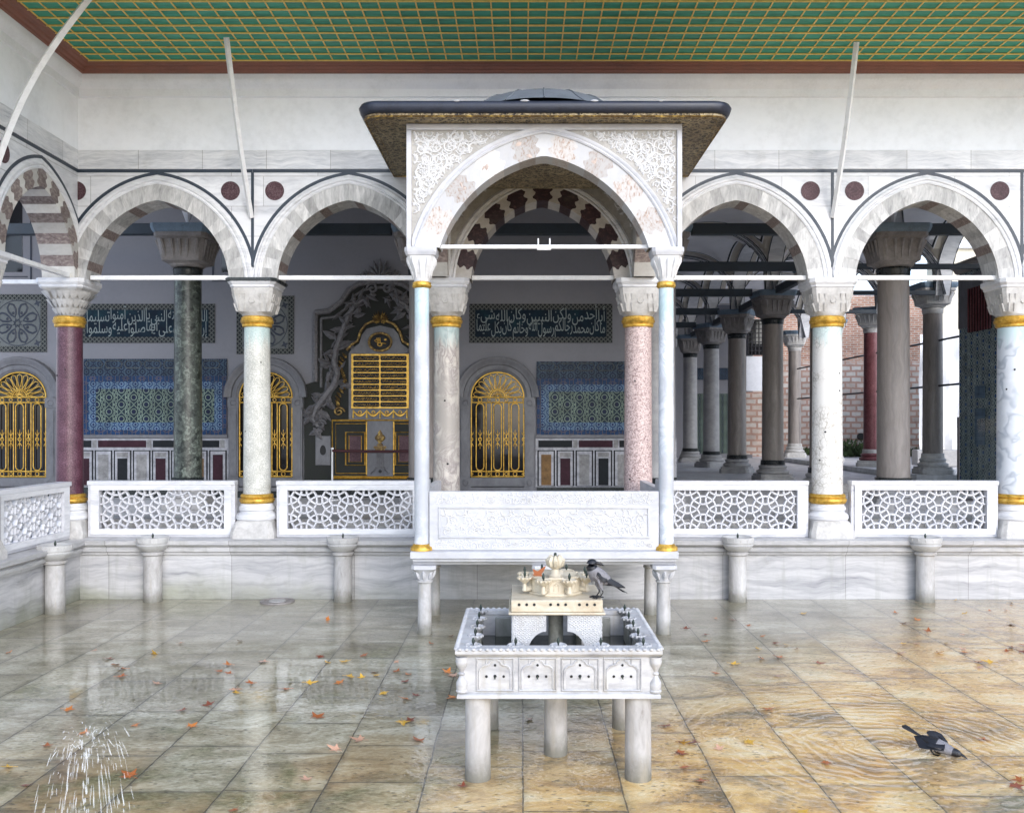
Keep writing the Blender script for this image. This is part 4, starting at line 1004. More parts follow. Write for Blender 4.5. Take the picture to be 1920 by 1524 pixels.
pc = tall_column('brown column with pale capital on a block right of the largest gallery column', (XO, 25.8, TZ + .16), .27, 'shaft_brown', True, 'outer columns of the wing')
c = dup(pc, (XO, 30.3, TZ + .16), 1, 'slim dark red column with pale capital in front of the brick wall', scale=.98)
for ch in c.children:
    if ch.name.startswith('shaft') or 'moulding' in ch.name: ch.data = ch.data.copy(); ch.data.materials[0] = MT['shaft_red']
dup(pc, (XO, 34.6, TZ + .16), 2, 'outer column with pale capital behind the netted column')
dup(pc, (XO, 38.9, TZ + .16), 3, 'farthest outer column with pale capital, left of the netted column')

def beam(label, a, b, w=.085, h=.10, mat='painted_timber', grp='dark painted tie beams of the gallery', name='tie_beam'):
    a, b = Vector(a), Vector(b); mb = MB()
    if abs(a.x - b.x) > abs(a.y - b.y): mb.box(min(a.x, b.x), max(a.x, b.x), a.y - w, a.y + w, a.z - h, a.z + h)
    else: mb.box(a.x - w, a.x + w, min(a.y, b.y), max(a.y, b.y), a.z - h, a.z + h)
    return tag(mb.build(name, mat, None, 30, .012), label, 'beam', grp)
BZ = 6.27
bx = [-12.5, -6.13, -1.83, 2.52, XA, XO]
bl = ['dark tie beam at the far left of the gallery', 'dark tie beam from the green mottled column towards the balcony', 'dark tie beam crossing behind the centre arch', 'dark tie beam crossing the arch right of the balcony', 'dark tie beam from the largest column towards the tiled kiosk']
for (a, b), l in zip(zip(bx, bx[1:]), bl): beam(l, (a + .57, DR, BZ), (b - .57, DR, BZ))
names = ['nearest', 'second', 'third', 'fourth', 'fifth']
for y, nme in zip(WING[1:], names):
    beam('%s of the dark beams receding across the aisle right of the balcony' % nme, (3.25, y, BZ), (XA - .57, y, BZ))
for (a, b), nme in zip(zip(WING, WING[1:]), names):
    beam('%s lengthwise beam along the receding row of columns' % nme, (XA, a + .57, BZ), (XA, b - .57, BZ))
for y, nme in zip(WING[1:4], names):
    beam('%s dark beam joining the inner and outer columns of the wing' % nme, (XA + .57, y, BZ), (XO - .2, y, BZ + .1), .06, .06)
for (a, b), nm in zip(((23.9, 25.4), (26.2, 29.9), (30.7, 34.2), (35, 38.5)), names):
    for z, hh in ((3.76, 'lower'), (5.0, 'upper')):
        mb = MB(); mb.tube([(XO, a, z), (XO, b, z)], .03, 6)
        tag(mb.build('iron_rod', 'iron'), '%s %s iron rod between the outer columns of the wing' % (nm, hh), 'rod', 'iron rods of the outer row')

# painted vaults
def vault(t, x0, x1, y0, y1, zs, rise, n=22):
    bm_v, ed, gr = [], [], []
    def h(u): return rise * math.sqrt(max(0, 1 - abs(u) ** 2.2)) ** .95
    for j in range(n + 1):
        for i in range(n + 1):
            u, v = i / n * 2 - 1, j / n * 2 - 1
            fx, fy = h(u), h(v); z = zs + max(fx, fy)
            bm_v.append((x0 + (u + 1) / 2 * (x1 - x0), y0 + (v + 1) / 2 * (y1 - y0), z))
            dx, dy = (1 - abs(u)) * (x1 - x0) / 2, (1 - abs(v)) * (y1 - y0) / 2
            ed.append(dy if fx > fy else dx); gr.append(min(.5, abs(abs(u) - abs(v))))
    f = [(j * (n + 1) + i, j * (n + 1) + i + 1, (j + 1) * (n + 1) + i + 1, (j + 1) * (n + 1) + i) for j in range(n) for i in range(n)]
    me = bpy.data.meshes.new('vault_bay'); o0 = t.location; me.from_pydata([tuple(Vector(p) - o0) for p in bm_v], [], f); me.materials.append(MT['vault_paint'])
    for nm, d in (('edge', ed), ('groin', gr)): at = me.attributes.new(nm, 'FLOAT', 'POINT'); at.data.foreach_set('value', d)
    me.polygons.foreach_set('use_smooth', [True] * len(f)); me.set_sharp_from_angle(angle=R(20)); me.update()
    o = bpy.data.objects.new('vault_bay', me); COL.objects.link(o); o.parent = t
t = thing('gallery_vault', 'painted cross vaults with dark outlines over the gallery', 'vault', (0, DR, 6.3))
VZ, VR = 6.30, 1.80
for a, b in zip(bx, bx[1:]):
    vault(t, a, b, 15.0, DR, VZ, 1.9); vault(t, a, b, DR, DK + .02 if b <= XA else 21.0, VZ, VR)
ys = [DK, 21.0] + WING[2:] + [42.0]
for a, b in zip(WING[1:], WING[2:] + [42.0]): vault(t, 3.23, XA, a, b, VZ, VR); vault(t, XA, XO, a, b, VZ, VR)
vault(t, 3.23, XA, DK + .021, 21.0, VZ, VR)
mb = MB(); mb.box(-13, 12.0, 14.99, 42, 8.42, 8.58); mb.build('light_block_slab', 'lead', t)  # unseen slab above the vaults, added to keep sky light out of the gallery
mb = MB()
for y in WING[1:]:                                          # arch bands between the vault bays
    for xa, xb in ((3.23, XA), (XA, XO)):
        rows = []
        for yy, dz in ((y - .2, 0.02), (y - .2, -.10), (y + .2, -.10), (y + .2, .02)):
            rows.append([((xa + xb) / 2 + u / 10 * (xb - xa) / 2, yy, VZ + dz + (VR) * math.sqrt(max(0, 1 - abs(u / 10) ** 2.2)) ** .95) for u in range(-10, 11)])
        mb.grid(rows)
for a, b in zip([DR] + WING[1:], WING[1:] + [42.0]):
    for X in (XA, XO):
        rows = []
        for xx, dz in ((X - .2, 0.02), (X - .2, -.10), (X + .2, -.10), (X + .2, .02)):
            rows.append([(xx, (a + b) / 2 + v / 10 * (b - a) / 2, VZ + dz + VR * math.sqrt(max(0, 1 - abs(v / 10) ** 2.2)) ** .95) for v in range(-10, 11)])
        mb.grid(rows)
mb.build('arch_band', 'marble_trim', t, 40)
pl_ = MB(); S_ = lambda u: math.sqrt(max(0, 1 - abs(u) ** 2.2)) ** .95
for y in WING[1:]:
    for xa, xb in ((3.23, XA), (XA, XO)):
        for dy in (-.205, -.10, .10, .205): pl_.tube([((xa + xb) / 2 + u / 12 * (xb - xa) / 2, y + dy, VZ - .10 + VR * S_(u / 12)) for u in range(-12, 13)], .013, 4)
for a, b in zip([DR] + WING[1:], WING[1:] + [42.0]):
    for X in (XA, XO):
        for dx in (-.205, .205): pl_.tube([(X + dx, (a + b) / 2 + v / 12 * (b - a) / 2, VZ - .10 + VR * S_(v / 12)) for v in range(-12, 13)], .013, 4)
pl_.build('painted_line', 'painted_timber', t)
mb = MB()
for a, b in zip([15.0] + WING, WING + [42.0]):              # wall over the outer arches
    pts = [((a + b) / 2 + v / 10 * (b - a) / 2, VZ + VR * math.sqrt(max(0, 1 - abs(v / 10) ** 2.2)) ** .95) for v in range(-10, 11)]
    mb.grid([[(XO + .21, y, z) for y, z in pts], [(XO + .21, y, 8.5) for y, z in pts]])
mb.build('outer_wall', 'plaster_white', t)

# ------------------------------------------------------------------ the kiosk with gilt windows at the back
K = lambda px: (px - CX) * DK / F
KZp = lambda py: EYE - (py - CY) * DK / F
kt = thing('tiled_kiosk', 'shadowed kiosk wall with gilt window grilles, blue tile panels and dark inscription bands', 'building', (-4, DK, TZ))
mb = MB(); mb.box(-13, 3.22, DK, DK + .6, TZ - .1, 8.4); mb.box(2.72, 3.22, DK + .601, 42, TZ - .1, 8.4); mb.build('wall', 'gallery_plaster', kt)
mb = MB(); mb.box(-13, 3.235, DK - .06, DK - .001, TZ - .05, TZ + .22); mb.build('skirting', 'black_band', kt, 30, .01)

def grille_mb(mb, w, hs, rise):
    """gilt grille in local x 0 centred, z from 0; round top above hs"""
    r = .0145; x = w / 2; T = lambda pts, rr=r, cl=False: mb.tube([(p[0], 0, p[1]) for p in pts], rr, 6, cl)
    T([(-x, 0), (x, 0)]); T([(-x, 0), (-x, hs)]); T([(x, 0), (x, hs)]); T([(-x, hs), (x, hs)], .016); T([(-x, hs - .11), (x, hs - .11)]); T([(-x, .11), (x, .11)])
    arc = lambda k, ox=1.0: [(x * ox * k * math.cos(a * PI / 24), hs + rise * k * math.sin(a * PI / 24)) for a in range(25)]
    T(arc(1.0), .018); T(arc(.28), .014); T(arc(.34), .010)
    for k in range(11):
        a = PI * (k + .5) / 11; c, s_ = math.cos(a), math.sin(a)
        p = lambda rr, da: (x * rr * math.cos(a + da), hs + rise * rr * math.sin(a + da))
        T([p(.34, 0), p(.5, .085), p(.70, .125), p(.86, .10), p(.93, 0), p(.86, -.10), p(.70, -.125), p(.5, -.085), p(.34, 0)], .009)
        T([p(.08, 0), p(.27, 0)], .008)
    n = 3; pitch = w / n
    for k in range(n + 0):                                  # long loops
        cx = -x + pitch * (k + .5); hw = pitch * .22
        for off in (0,):
            a0, a1 = .11, hs - .11
            T([(cx + hw * math.cos(q * PI / 8), a0 + hw + .02 - hw * math.sin(q * PI / 8)) for q in range(9)][::-1] + [(cx + hw * math.cos(q * PI / 8), a1 - hw - .02 + hw * math.sin(q * PI / 8)) for q in range(9)], .012, True)
    for k in range(n + 1):
        cx = -x + pitch * k
        if 0 < k < n:
            for d in (-.055, .055): T([(cx + d, .0), (cx + d, hs - .11)], .011)
    mz = hs * .47
    for k in range(2 * n + 1):                              # rosettes and spear points at mid height
        cx = -x + pitch * k / 2
        T([(cx + .034 * math.cos(q * PI / 5), mz + .034 * math.sin(q * PI / 5)) for q in range(10)], .010, True)
        mb.ell((cx, -.004, mz), .014, .014, .014, 6, 4)
        for s_ in (-1, 1):
            T([(cx, mz + s_ * .034), (cx, mz + s_ * .20)], [.011, .004])
            for d in (-1, 1): T([(cx, mz + s_ * .07), (cx + d * .035, mz + s_ * .12), (cx + d * .04, mz + s_ * .15)], [.008, .008, .003])
    for k in range(n):
        cx = -x + pitch * (k + .5)
        for z in (.055, hs - .055): T([(cx + .04 * math.cos(q * PI / 5), z + .04 * math.sin(q * PI / 5)) for q in range(10)], .009, True)
    for cx in [-x + pitch * k for k in range(n + 1)]:
        for z in (.055, hs - .055): T([(cx - .04, z), (cx, z + .04), (cx + .04, z), (cx, z - .04)], .009, True)
GW, GH, GR = 1.10, 1.66, .52
gm = MB(); grille_mb(gm, GW, GH, GR)
def window(px, label=None):
    cx = K(px); z0 = KZp(893)
    A = Arch(GW / 2 + .02, GR + .02)
    mb = MB(); y = DK
    x1 = GW / 2 + .02; W = .20
    for s_ in (-1, 1):
        mb.box(cx + s_ * (x1 + W / 2) - W / 2, cx + s_ * (x1 + W / 2) + W / 2, y - .10, y + .005, z0 - .02, z0 + GH - .001)
        mb.box(cx + s_ * (x1 + W / 2) - W / 2 + .035, cx + s_ * (x1 + W / 2) + W / 2 - .035, y - .115, y - .1, z0 + .02, z0 + GH - .28)
        mb.box(cx + s_ * (x1 + W / 2) - W / 2 - .015, cx + s_ * (x1 + W / 2) + W / 2 + .015, y - .125, y - .1, z0 + GH - .22, z0 + GH - .02)
        mb.box(cx + s_ * (x1 + W / 2) - W / 2 - .015, cx + s_ * (x1 + W / 2) + W / 2 + .015, y - .125, y + .005, z0 - .22, z0 - .021)
        for zc_ in (z0 + GH - .12, z0 - .12): mb.lathe([(.0, 0)], 0, 0, 3, False) if False else mb.tube([(cx + s_ * (x1 + W / 2) + .06 * math.cos(q * PI / 6), y - .126, zc_ + .06 * math.sin(q * PI / 6)) for q in range(12)], .014, 5, True)
    mb.box(cx - x1, cx + x1, y - .11, y + .005, z0 - .20, z0 - .021)
    mb.box(cx - x1 - W - .05, cx + x1 + W + .05, y - .13, y + .005, z0 - .30, z0 - .221)
    arch_sweep(mb, A, cx, z0 + GH, [(0, y + .005), (0, y - .07), (.03, y - .08), (.05, y - .10), (.13, y - .10), (.15, y - .13), (.22, y - .14), (.25, y - .16), (.29, y - .16), (.30, y - .14), (.30, y + .005)], 26)
    fr = mb.build('window', 'window_marble', kt, 35)
    mb = MB(); pts = [(-x1, z0 - .02)] + [(x, z0 + GH + z) for x, z in A.pts(20)] + [(x1, z0 - .02)]
    mb.poly([(cx + x, y - .004, z) for x, z in pts]); mb.build('pane', 'dark_glass', fr)
    g2 = MB(); g2.v = [Vector((v.x + cx, v.y + y - .065, v.z + z0)) for v in gm.v]; g2.f = gm.f; g2.r = gm.r; g2.mi = gm.mi
    g2.build('gilt_grille', 'gilt', fr, 60)
for px in (40, 500, 933): window(px)

def tile_panel(px0, px1, top=678, bot=815):
    x0, x1 = K(px0), K(px1); z1, z0 = KZp(top), KZp(bot); y = DK
    mb = MB(); mb.box(x0, x1, y - .03, y + .004, z0, z1 - .36); o = mb.build('tile_panel', 'tile_edge', kt)
    mb = MB(); mb.box(x0 + .10, x1 - .10, y - .0325, y - .0302, z0 + .10, z1 - .48); mb.build('lattice_border', 'tile_border', o)
    mb = MB(); mb.box(x0 + .26, x1 - .26, y - .035, y - .0327, z0 + .26, z1 - .63); mb.build('star_field', 'tile_field', o)
    mb = MB(); mb.box(x0, x1, y - .032, y + .004, z1 - .359, z1); 
    mb.build('frieze', 'tile_frieze', o)
    mb = MB(); x = x0 + .03                                   # cartouches along the frieze
    while x < x1 - .5:
        mb.tube([(x + .05, y - .034, z1 - .04), (x + .33, y - .034, z1 - .04), (x + .37, y - .034, z1 - .11), (x + .33, y - .034, z1 - .19), (x + .05, y - .034, z1 - .19), (x + .01, y - .034, z1 - .11)], .010, 4, True); x += .41
    mb.build('cartouche', 'rosette_ground', o)
    mb = MB(); mb.box(x0 - .02, x1 + .02, y - .05, y + .004, z0 - .06, z0 - .001); mb.build('ledge', 'window_marble', o)
tile_panel(158, 426, 673, 815); tile_panel(1006, 1262, 678, 815)

def dado(px0, px1, seed):
    x0, x1 = K(px0), K(px1); y = DK; zt, zm, zb = KZp(822), KZp(843), TZ + .22; rg = random.Random(seed)
    mb = MB(); mb.cur = .05; mb.box(x0, x1, y - .03, y + .004, zb, zt)
    x = x0 + .06; k = 0
    while x < x1 - .2:                                       # wide slabs in the upper band
        w_ = min(rg.choice([.85, 1.0, 1.15]), x1 - .06 - x); mb.cur = [.25, .45, .25][k % 3]; mb.box(x, x + w_ - .14, y - .036, y - .0305, zm + .05, zt - .04); mb.cur = .05
        mb.cur = .65; mb.box(x + w_ - .12, x + w_ - .03, y - .036, y - .0305, zm + .04, zt - .03); x += w_; k += 1
    x = x0 + .03; k = 0; cols = [.85, .45, .65, .25, .65, .45, .25]
    while x < x1 - .1:
        w_ = min(.40, x1 - .02 - x)
        if w_ > .2:
            mb.cur = .25; mb.box(x + .01, x + w_ - .02, y - .034, y - .0305, zb + .02, zm - .01)
            mb.cur = .05; mb.box(x + .04, x + w_ - .05, y - .040, y - .0345, zb + .03, zm - .03)
            mb.cur = cols[k % 7]; mb.box(x + .09, x + w_ - .10, y - .045, y - .0405, zb + .04, zm - .10 - (.08 if k % 2 else 0))
            if k % 2: mb.cur = .65; mb.box(x + .08, x + w_ - .09, y - .045, y - .0405, zm - .15, zm - .06)
        x += .40; k += 1
    mb.build('dado_panel', 'dado_inlay', kt, 30)
dado(104, 430, 1); dado(1004, 1268, 2); dado(570, 612, 3); dado(-160, -35, 5)

def inscription(px0, px1, py0, py1, low, high):
    x0, x1, z1, z0 = K(px0), K(px1), KZp(py0), KZp(py1); y = DK; b = .125
    mb = MB(); mb.box(x0, x1, y - .02, y + .004, z0, z1); o = mb.build('inscription_panel', 'trellis_border', kt)
    mb = MB(); mb.box(x0 + b, x1 - b, y - .026, y - .0205, z0 + b, z1 - b); mb.build('tile_ground', 'inscription_ground', o)
    mb = MB(); iw, ih = x1 - x0 - 2 * b - .06, z1 - z0 - 2 * b
    for words, zf, hs, wtot in ((low, .17, .31, 1.0), (high, .60, .30, 1.0)):
        sizes = []
        for w_ in words:
            q = MB(); sizes.append(text_mesh(q, shape(w_), 0, 0, 0, 1, 1))
        gap = .12; tot = sum(sizes) + gap * (len(words) - 1); sx = min(iw * wtot / tot, hs * 1.5); ex = (iw - tot * sx) / max(1, len(words) - 1) if tot * sx < iw * .98 else 0
        x = x1 - b - .03
        for k, (w_, sz) in enumerate(zip(words, sizes)):
            x -= sz * sx
            text_mesh(mb, shape(w_), x, z0 + b + ih * (zf + (.05 if k % 2 else -.03)), y - .028 - (.0015 if zf > .5 else 0), sx, hs * 1.12)
            x -= gap * sx + ex
    mb.build('calligraphy', 'silver_text', o)
inscription(880, 1148, 570, 643, 'ما كان محمد رجالكم رسول الله وخاتم كان بكل عليما'.split(), 'أبا أحد من ولكن النبيين وكان الله شيء'.split())
inscription(150, 403, 570, 643, 'إن يصلون على أيها صلوا عليه وسلموا'.split(), 'الله وملائكته النبي يا الذين آمنوا تسليما'.split())

def rosette(px0, px1, py0, py1):
    x0, x1, z1, z0 = K(px0), K(px1), KZp(py0), KZp(py1); y = DK; cx, cz = (x0 + x1) / 2, (z0 + z1) / 2; h = min(x1 - x0, z1 - z0) / 2
    mb = MB(); mb.box(x0, x1, y - .02, y + .004, z0, z1); o = mb.build('rosette_panel', 'trellis_border', kt)
    mb = MB(); mb.box(x0 + .12, x1 - .12, y - .024, y - .0205, z0 + .12, z1 - .12); mb.build('ground', 'rosette_ground', o)
    mb = MB(); q = h - .13
    T = lambda pts, r, cl=True: mb.tube([(cx + a, y - .026, cz + b) for a, b in pts], r, 5, cl, flat=.35)
    T([(q * math.cos(k * PI / 18), q * math.sin(k * PI / 18)) for k in range(36)], .010)
    for k in range(8):
        a = k * PI / 4 + PI / 8; c, s_ = math.cos(a), math.sin(a)
        loop = [(.28, 0), (.42, .10), (.62, .17), (.80, .15), (.92, .0), (.80, -.15), (.62, -.17), (.42, -.10)]
        T([(q * (u * c - v * s_), q * (u * s_ + v * c)) for u, v in loop], .022)
        mb.ell((cx + q * .48 * c, y - .026, cz + q * .48 * s_), .03, .008, .03, 8, 5)
    st = [((.20 if k % 2 else .10) * q * math.cos(k * PI / 8), (.20 if k % 2 else .10) * q * math.sin(k * PI / 8)) for k in range(16)]
    T(st, .02)
    for dx in (-1, 1):
        for dz in (-1, 1):
            for k in range(4): leafy(mb, (cx + dx * q * .88, cz + dz * q * .88), k * PI / 2 + .4, .08, .025, y - .026, .004)
    mb.build('star_flower', 'rosette_line', o)
rosette(-20, 88, 552, 660); rosette(444, 551, 555, 664)
def upper_window(px0, px1):
    x0, x1, z0 = K(px0), K(px1), KZp(528); y = DK; mb = MB()
    for a, b, c, d in ((x0, x1, z0, z0 + .035), (x0, x0 + .035, z0 + .0355, z0 + 2.6), (x1 - .035, x1, z0 + .0355, z0 + 2.6), (x0 + .09, x1 - .09, z0 + .09, z0 + .11)): mb.box(a, b, y - .012, y + .004, c, d)
    o = mb.build('upper_window', 'rosette_line', kt)
    mb = MB(); mb.box(x0 + .2, x1 - .2, y - .008, y + .003, z0 + .2, z0 + 2.5); mb.build('pane', 'dark_glass', o)
upper_window(-40, 60); upper_window(398, 470)
def thin_lines(px0, px1):
    x0, x1, z0 = K(px0), K(px1), KZp(535); y = DK; mb = MB()
    for e in (0, .06): 
        for a, b, c, d in ((x0 - .3 - e, x0 - .012, z0 - e, z0 + .012 - e), (x0 - .012, x0, z0 - .0, z0 + 1.6)): mb.box(a, b, y - .004, y + .003, c, d)
        for a, b, c, d in ((x1 + .012, x1 + .3 + e, z0 - e, z0 + .012 - e), (x1, x1 + .012, z0, z0 + 1.6)): mb.box(a, b, y - .004, y + .003, c, d)
    mb.build('painted_line', 'rosette_line', kt)
thin_lines(880, 1148)

# ------------------------------------------------------------------ ornate wall fountain
FX = K(714); fy = DK - .05
ft = thing('wall_fountain', 'ornate dark baroque wall fountain with a gilt inscription tablet and palmette crest', 'fountain', (FX, DK, TZ))
def hx(px): return (px - 714) * DK / F
half = [(1.60, TZ + .0), (1.60, KZp(812)), (1.60, KZp(722)), (1.36, KZp(715)), (1.36, KZp(588))]
S = [(593, 587), (618, 584), (640, 568), (655, 545), (672, 534), (690, 530), (700, 529)]
curve = [(-hx(px), KZp(py)) for px, py in S]
pl = [(FX - x, z) for x, z in half] + [(FX - x, z) for x, z in curve[1:]] ; pr_ = [(2 * FX - x, z) for x, z in pl][::-1]
mb = MB(); mb.prism(pl + pr_, DK - .05, DK + .004); mb.build('back_slab', 'breccia_green', ft)
mb = MB()
edge = [(-1.36, KZp(716))] + [(-1.36, KZp(588))] + [(-x, z) for x, z in curve]
full = edge + [(-x, z) for x, z in edge[::-1]]
for off, r in ((0, .06), (.0, .0)):
    if r: mb.tube([(FX + x, DK - .07, z) for x, z in full], r, 8)
ins = [(x + (.12 if x < 0 else -.12), z - .12) for x, z in full]; mb.tube([(FX + x, DK - .06, z) for x, z in ins], .03, 6)
mb.build('cornice_moulding', 'carved_grey', ft)
mb = MB()                                                    # palmette crest with volutes
pz = KZp(530)
for k in range(9):
    a = PI * (k + .5) / 9; L = .30 + .16 * math.sin(a) ** 3
    leafy(mb, (FX, pz + .06), a, L, .055, DK - .07, .06)
for s_ in (-1, 1):
    for k in range(5): leafy(mb, (FX + s_ * .22, pz + .02), PI / 2 - s_ * (PI * .12 + .28 * k), .28, .05, DK - .07, .05)
    sp2 = [(FX + s_ * (.16 + .12 * (1 - k / 22) * math.cos(k * .45)), DK - .10, pz - .14 + .12 * (1 - k / 22) * math.sin(k * .45)) for k in range(20)]
    mb.tube(sp2, .026, 6)
mb.build('palmette_crest', 'carved_grey', ft)
mb = MB(); rg = random.Random(9)                             # acanthus running down both sides
side = [(690, 560), (668, 572), (655, 590), (648, 610), (640, 632), (632, 655), (628, 680), (634, 700), (628, 722), (612, 742), (597, 762), (588, 785), (598, 800)]
for s_ in (-1, 1):
    pts = [(FX - s_ * -hx(px) , DK - .09, KZp(py)) for px, py in side]
    mb.tube(pts, [.04, .05, .055, .065, .065, .065, .065, .065, .08, .08, .07, .05, .04], 6)
    for i in range(len(pts) * 7):
        k = rg.randrange(len(pts)); p = pts[k]
        leafy(mb, (p[0] + rg.uniform(-.12, .12), p[2] + rg.uniform(-.10, .10)), rg.uniform(0, 6.28), rg.uniform(.16, .36), rg.uniform(.035, .075), DK - .08, rg.uniform(.05, .10))
    for (px, py, r_) in ((607, 752, .17), (640, 650, .09), (604, 795, .10)):
        x0, z0 = FX - s_ * -hx(px), KZp(py); mb.tube([(x0 + s_ * r_ * (1 - q / 24) * math.cos(q * .5), DK - .10, z0 + r_ * (1 - q / 24) * math.sin(q * .5)) for q in range(20)], .024, 6)
mb.build('acanthus_relief', 'carved_grey', ft)
mb = MB()                                                    # raised centre field
cpts = [(-.66, KZp(790)), (-.66, KZp(664)), (-.60, KZp(655)), (-.44, KZp(645)), (-.38, KZp(628)), (-.28, KZp(617)), (0, KZp(611))]
poly = [(FX + x, z) for x, z in cpts] + [(FX - x, z) for x, z in cpts[::-1][1:]]
mb.prism(poly, DK - .085, DK - .051); mb.build('centre_field', 'window_marble', ft)
mb = MB()
for s_ in (-1, 1):
    mb.tube([(FX + s_ * x, DK - .10, z + .03) for x, z in ((.70, KZp(660)), (.60, KZp(650)), (.47, KZp(643)), (.41, KZp(625)), (.30, KZp(612)), (.12, KZp(605)))], .028, 6)
    for k in range(6): leafy(mb, (FX + s_ * .02, KZp(606)), PI / 2 - s_ * (.12 + .24 * k), .26 - .02 * k, .035, DK - .09, .05)
    for k in range(14):
        q = k / 13; leafy(mb, (FX + s_ * (.70 + .1 * q + .06 * math.sin(q * 9)), KZp(672 + 95 * q)), PI / 2 - s_ * .7, .16, .03, DK - .09, .04)
    mb.tube([(FX + s_ * (.86 - .12 * (1 - q / 22) * math.cos(q * .5)), DK - .1, KZp(772) + .10 * (1 - q / 22) * math.sin(q * .5)) for q in range(20)], .02, 6)
gilt('gilt_dull', (.17, .105, .04), .5); mb.build('gilt_scrollwork', 'gilt_dull', ft)
tx, tz1, tz0 = .605, KZp(664), KZp(766)                      # tablet: nine lines in two columns
mb = MB(); mb.box(FX - tx, FX + tx, DK - .105, DK - .08, tz0, tz1); tb = mb.build('inscription_tablet', 'gilt', ft, 30, .006)
mb = MB(); ink = MB(); rowh = (tz1 - tz0 - .05) / 9; rg = random.Random(2)
for r_ in range(9):
    for c_ in range(2):
        xa = FX - tx + .045 + c_ * (tx - .035); xb = xa + tx - .06; za = tz1 - .03 - (r_ + 1) * rowh + .012; zb = za + rowh - .022; e = .028
        pg = []
        for cx_, cz_, a0 in ((xb - e, zb - e, 0), (xa + e, zb - e, PI / 2), (xa + e, za + e, PI), (xb - e, za + e, 1.5 * PI)):
            for q in range(4): pg.append((cx_ + e * math.cos(a0 + q * PI / 6), cz_ + e * math.sin(a0 + q * PI / 6)))
        mb.poly([(x, DK - .1075, z) for x, z in pg])
        x = xa + .03; zc_ = (za + zb) / 2
        while x < xb - .05:                                  # flowing strokes of the verse
            L = rg.uniform(.03, .08); u = rg.uniform(-.018, .012)
            ink.tube([(x, DK - .109, zc_ + u + rg.uniform(0, .02)), (x + L * .3, DK - .109, zc_ + u - .012), (x + L * .8, DK - .109, zc_ + u - .004), (x + L, DK - .109, zc_ + u + rg.uniform(.0, .025))], [.003, .0055, .0055, .003], 4)
            if rg.random() < .4: ink.tube([(x + L * .7, DK - .109, zc_ + .02), (x + L * .7 - .008, DK - .109, zc_ - .012)], .0035, 4)
            x += L * .8 + .008
mb.build('cartouche', 'dark_hole', tb); ink.build('calligraphy', 'gilt', tb)
mb = MB(); mz = KZp(642); mb.ell((FX, DK - .09, mz), .22, .02, .17, 28, 8); md = mb.build('medallion', 'dark_hole', ft)
mb = MB(); mb.tube([(FX + .235 * math.cos(k * PI / 18), DK - .10, mz + .185 * math.sin(k * PI / 18)) for k in range(36)], .026, 6, True); mb.build('gilt_rim', 'gilt_dull', md)
mb = MB()                                                    # looped monogram with three uprights and a long flourish
for dx in (-.05, -.02, .01): mb.tube([(FX + dx, DK - .114, mz - .03), (FX + dx - .012, DK - .114, mz + .085)], .009, 5)
mb.tube([(FX + .13, DK - .114, mz - .035), (FX + .02, DK - .114, mz - .02), (FX - .08, DK - .114, mz + .0), (FX - .12, DK - .114, mz + .03), (FX - .07, DK - .114, mz + .055), (FX + .0, DK - .114, mz + .03)], .009, 5)
mb.tube([(FX + .045 * math.cos(k * PI / 5) - .005, DK - .114, mz - .05 + .035 * math.sin(k * PI / 5)) for k in range(10)], .013, 5, True)
mb.ell((FX + .11, DK - .112, mz + .05), .03, .008, .022, 8, 5); mb.build('monogram', 'gilt', md)
mb = MB(); gz = KZp(767)
for k in range(4):                                           # swags
    x0 = FX - .56 + .28 * k
    mb.tube([(x0 + .28 * q / 8, DK - .095, gz - .03 - .11 * math.sin(PI * q / 8)) for q in range(9)], [.008 + .018 * math.sin(PI * q / 8) for q in range(9)], 6)
    mb.tube([(x0 + .14 + .032 * math.cos(q * PI / 4), DK - .10, gz - .07 + .032 * math.sin(q * PI / 4)) for q in range(8)], .012, 5, True)
for k in range(5): mb.tube([(FX - .56 + .28 * k, DK - .095, gz - .01), (FX - .56 + .28 * k, DK - .095, gz - .19)], [.012, .022], 5)
mb.build('garland', 'gilt', ft)
lz1, lz0 = KZp(788), KZp(893); lx = 1.0
mb = MB(); mb.box(FX - lx, FX + lx, DK - .09, DK - .0505, lz0, lz1); lp = mb.build('lower_panel', 'breccia_green', ft, 30, .005)
mb = MB()
def rect(x0, x1, z0, z1, r, y): mb.tube([(x0, y, z0), (x1, y, z0), (x1, y, z1), (x0, y, z1)], r, 4, True)
rect(FX - lx, FX + lx, lz0, lz1, .022, DK - .095); rect(FX - lx + .07, FX + lx - .07, lz0 + .07, lz1 - .07, .010, DK - .092)
mb.tube([(FX - lx, DK - .09, lz0 - .03), (FX + lx, DK - .09, lz0 - .03)], .014, 4)
for s_ in (-1, 1):
    rect(FX + s_ * .52 - .20, FX + s_ * .52 + .20, lz0 + .24, lz1 - .25, .016, DK - .094); rect(FX + s_ * .52 - .13, FX + s_ * .52 + .13, lz0 + .31, lz1 - .32, .009, DK - .094)
    mb.tube([(FX + s_ * .285, DK - .10, lz0 + .04), (FX + s_ * .285, DK - .10, lz1 - .03)], .016, 5)
mb.build('gilt_frame', 'gilt', lp)
for s_ in (-1, 1):
    mb = MB(); mb.box(FX + s_ * .52 - .125, FX + s_ * .52 + .125, DK - .0945, DK - .0901, lz0 + .315, lz1 - .325); mb.build('red_inset', 'roundel_porphyry', lp)
mb = MB(); mb.box(FX - .27, FX + .27, DK - .105, DK - .0905, lz0 + .0, lz1 - .01); cp = mb.build('spout_slab', 'window_marble', ft, 30, .005)
mb = MB(); uz = lz0 + .70
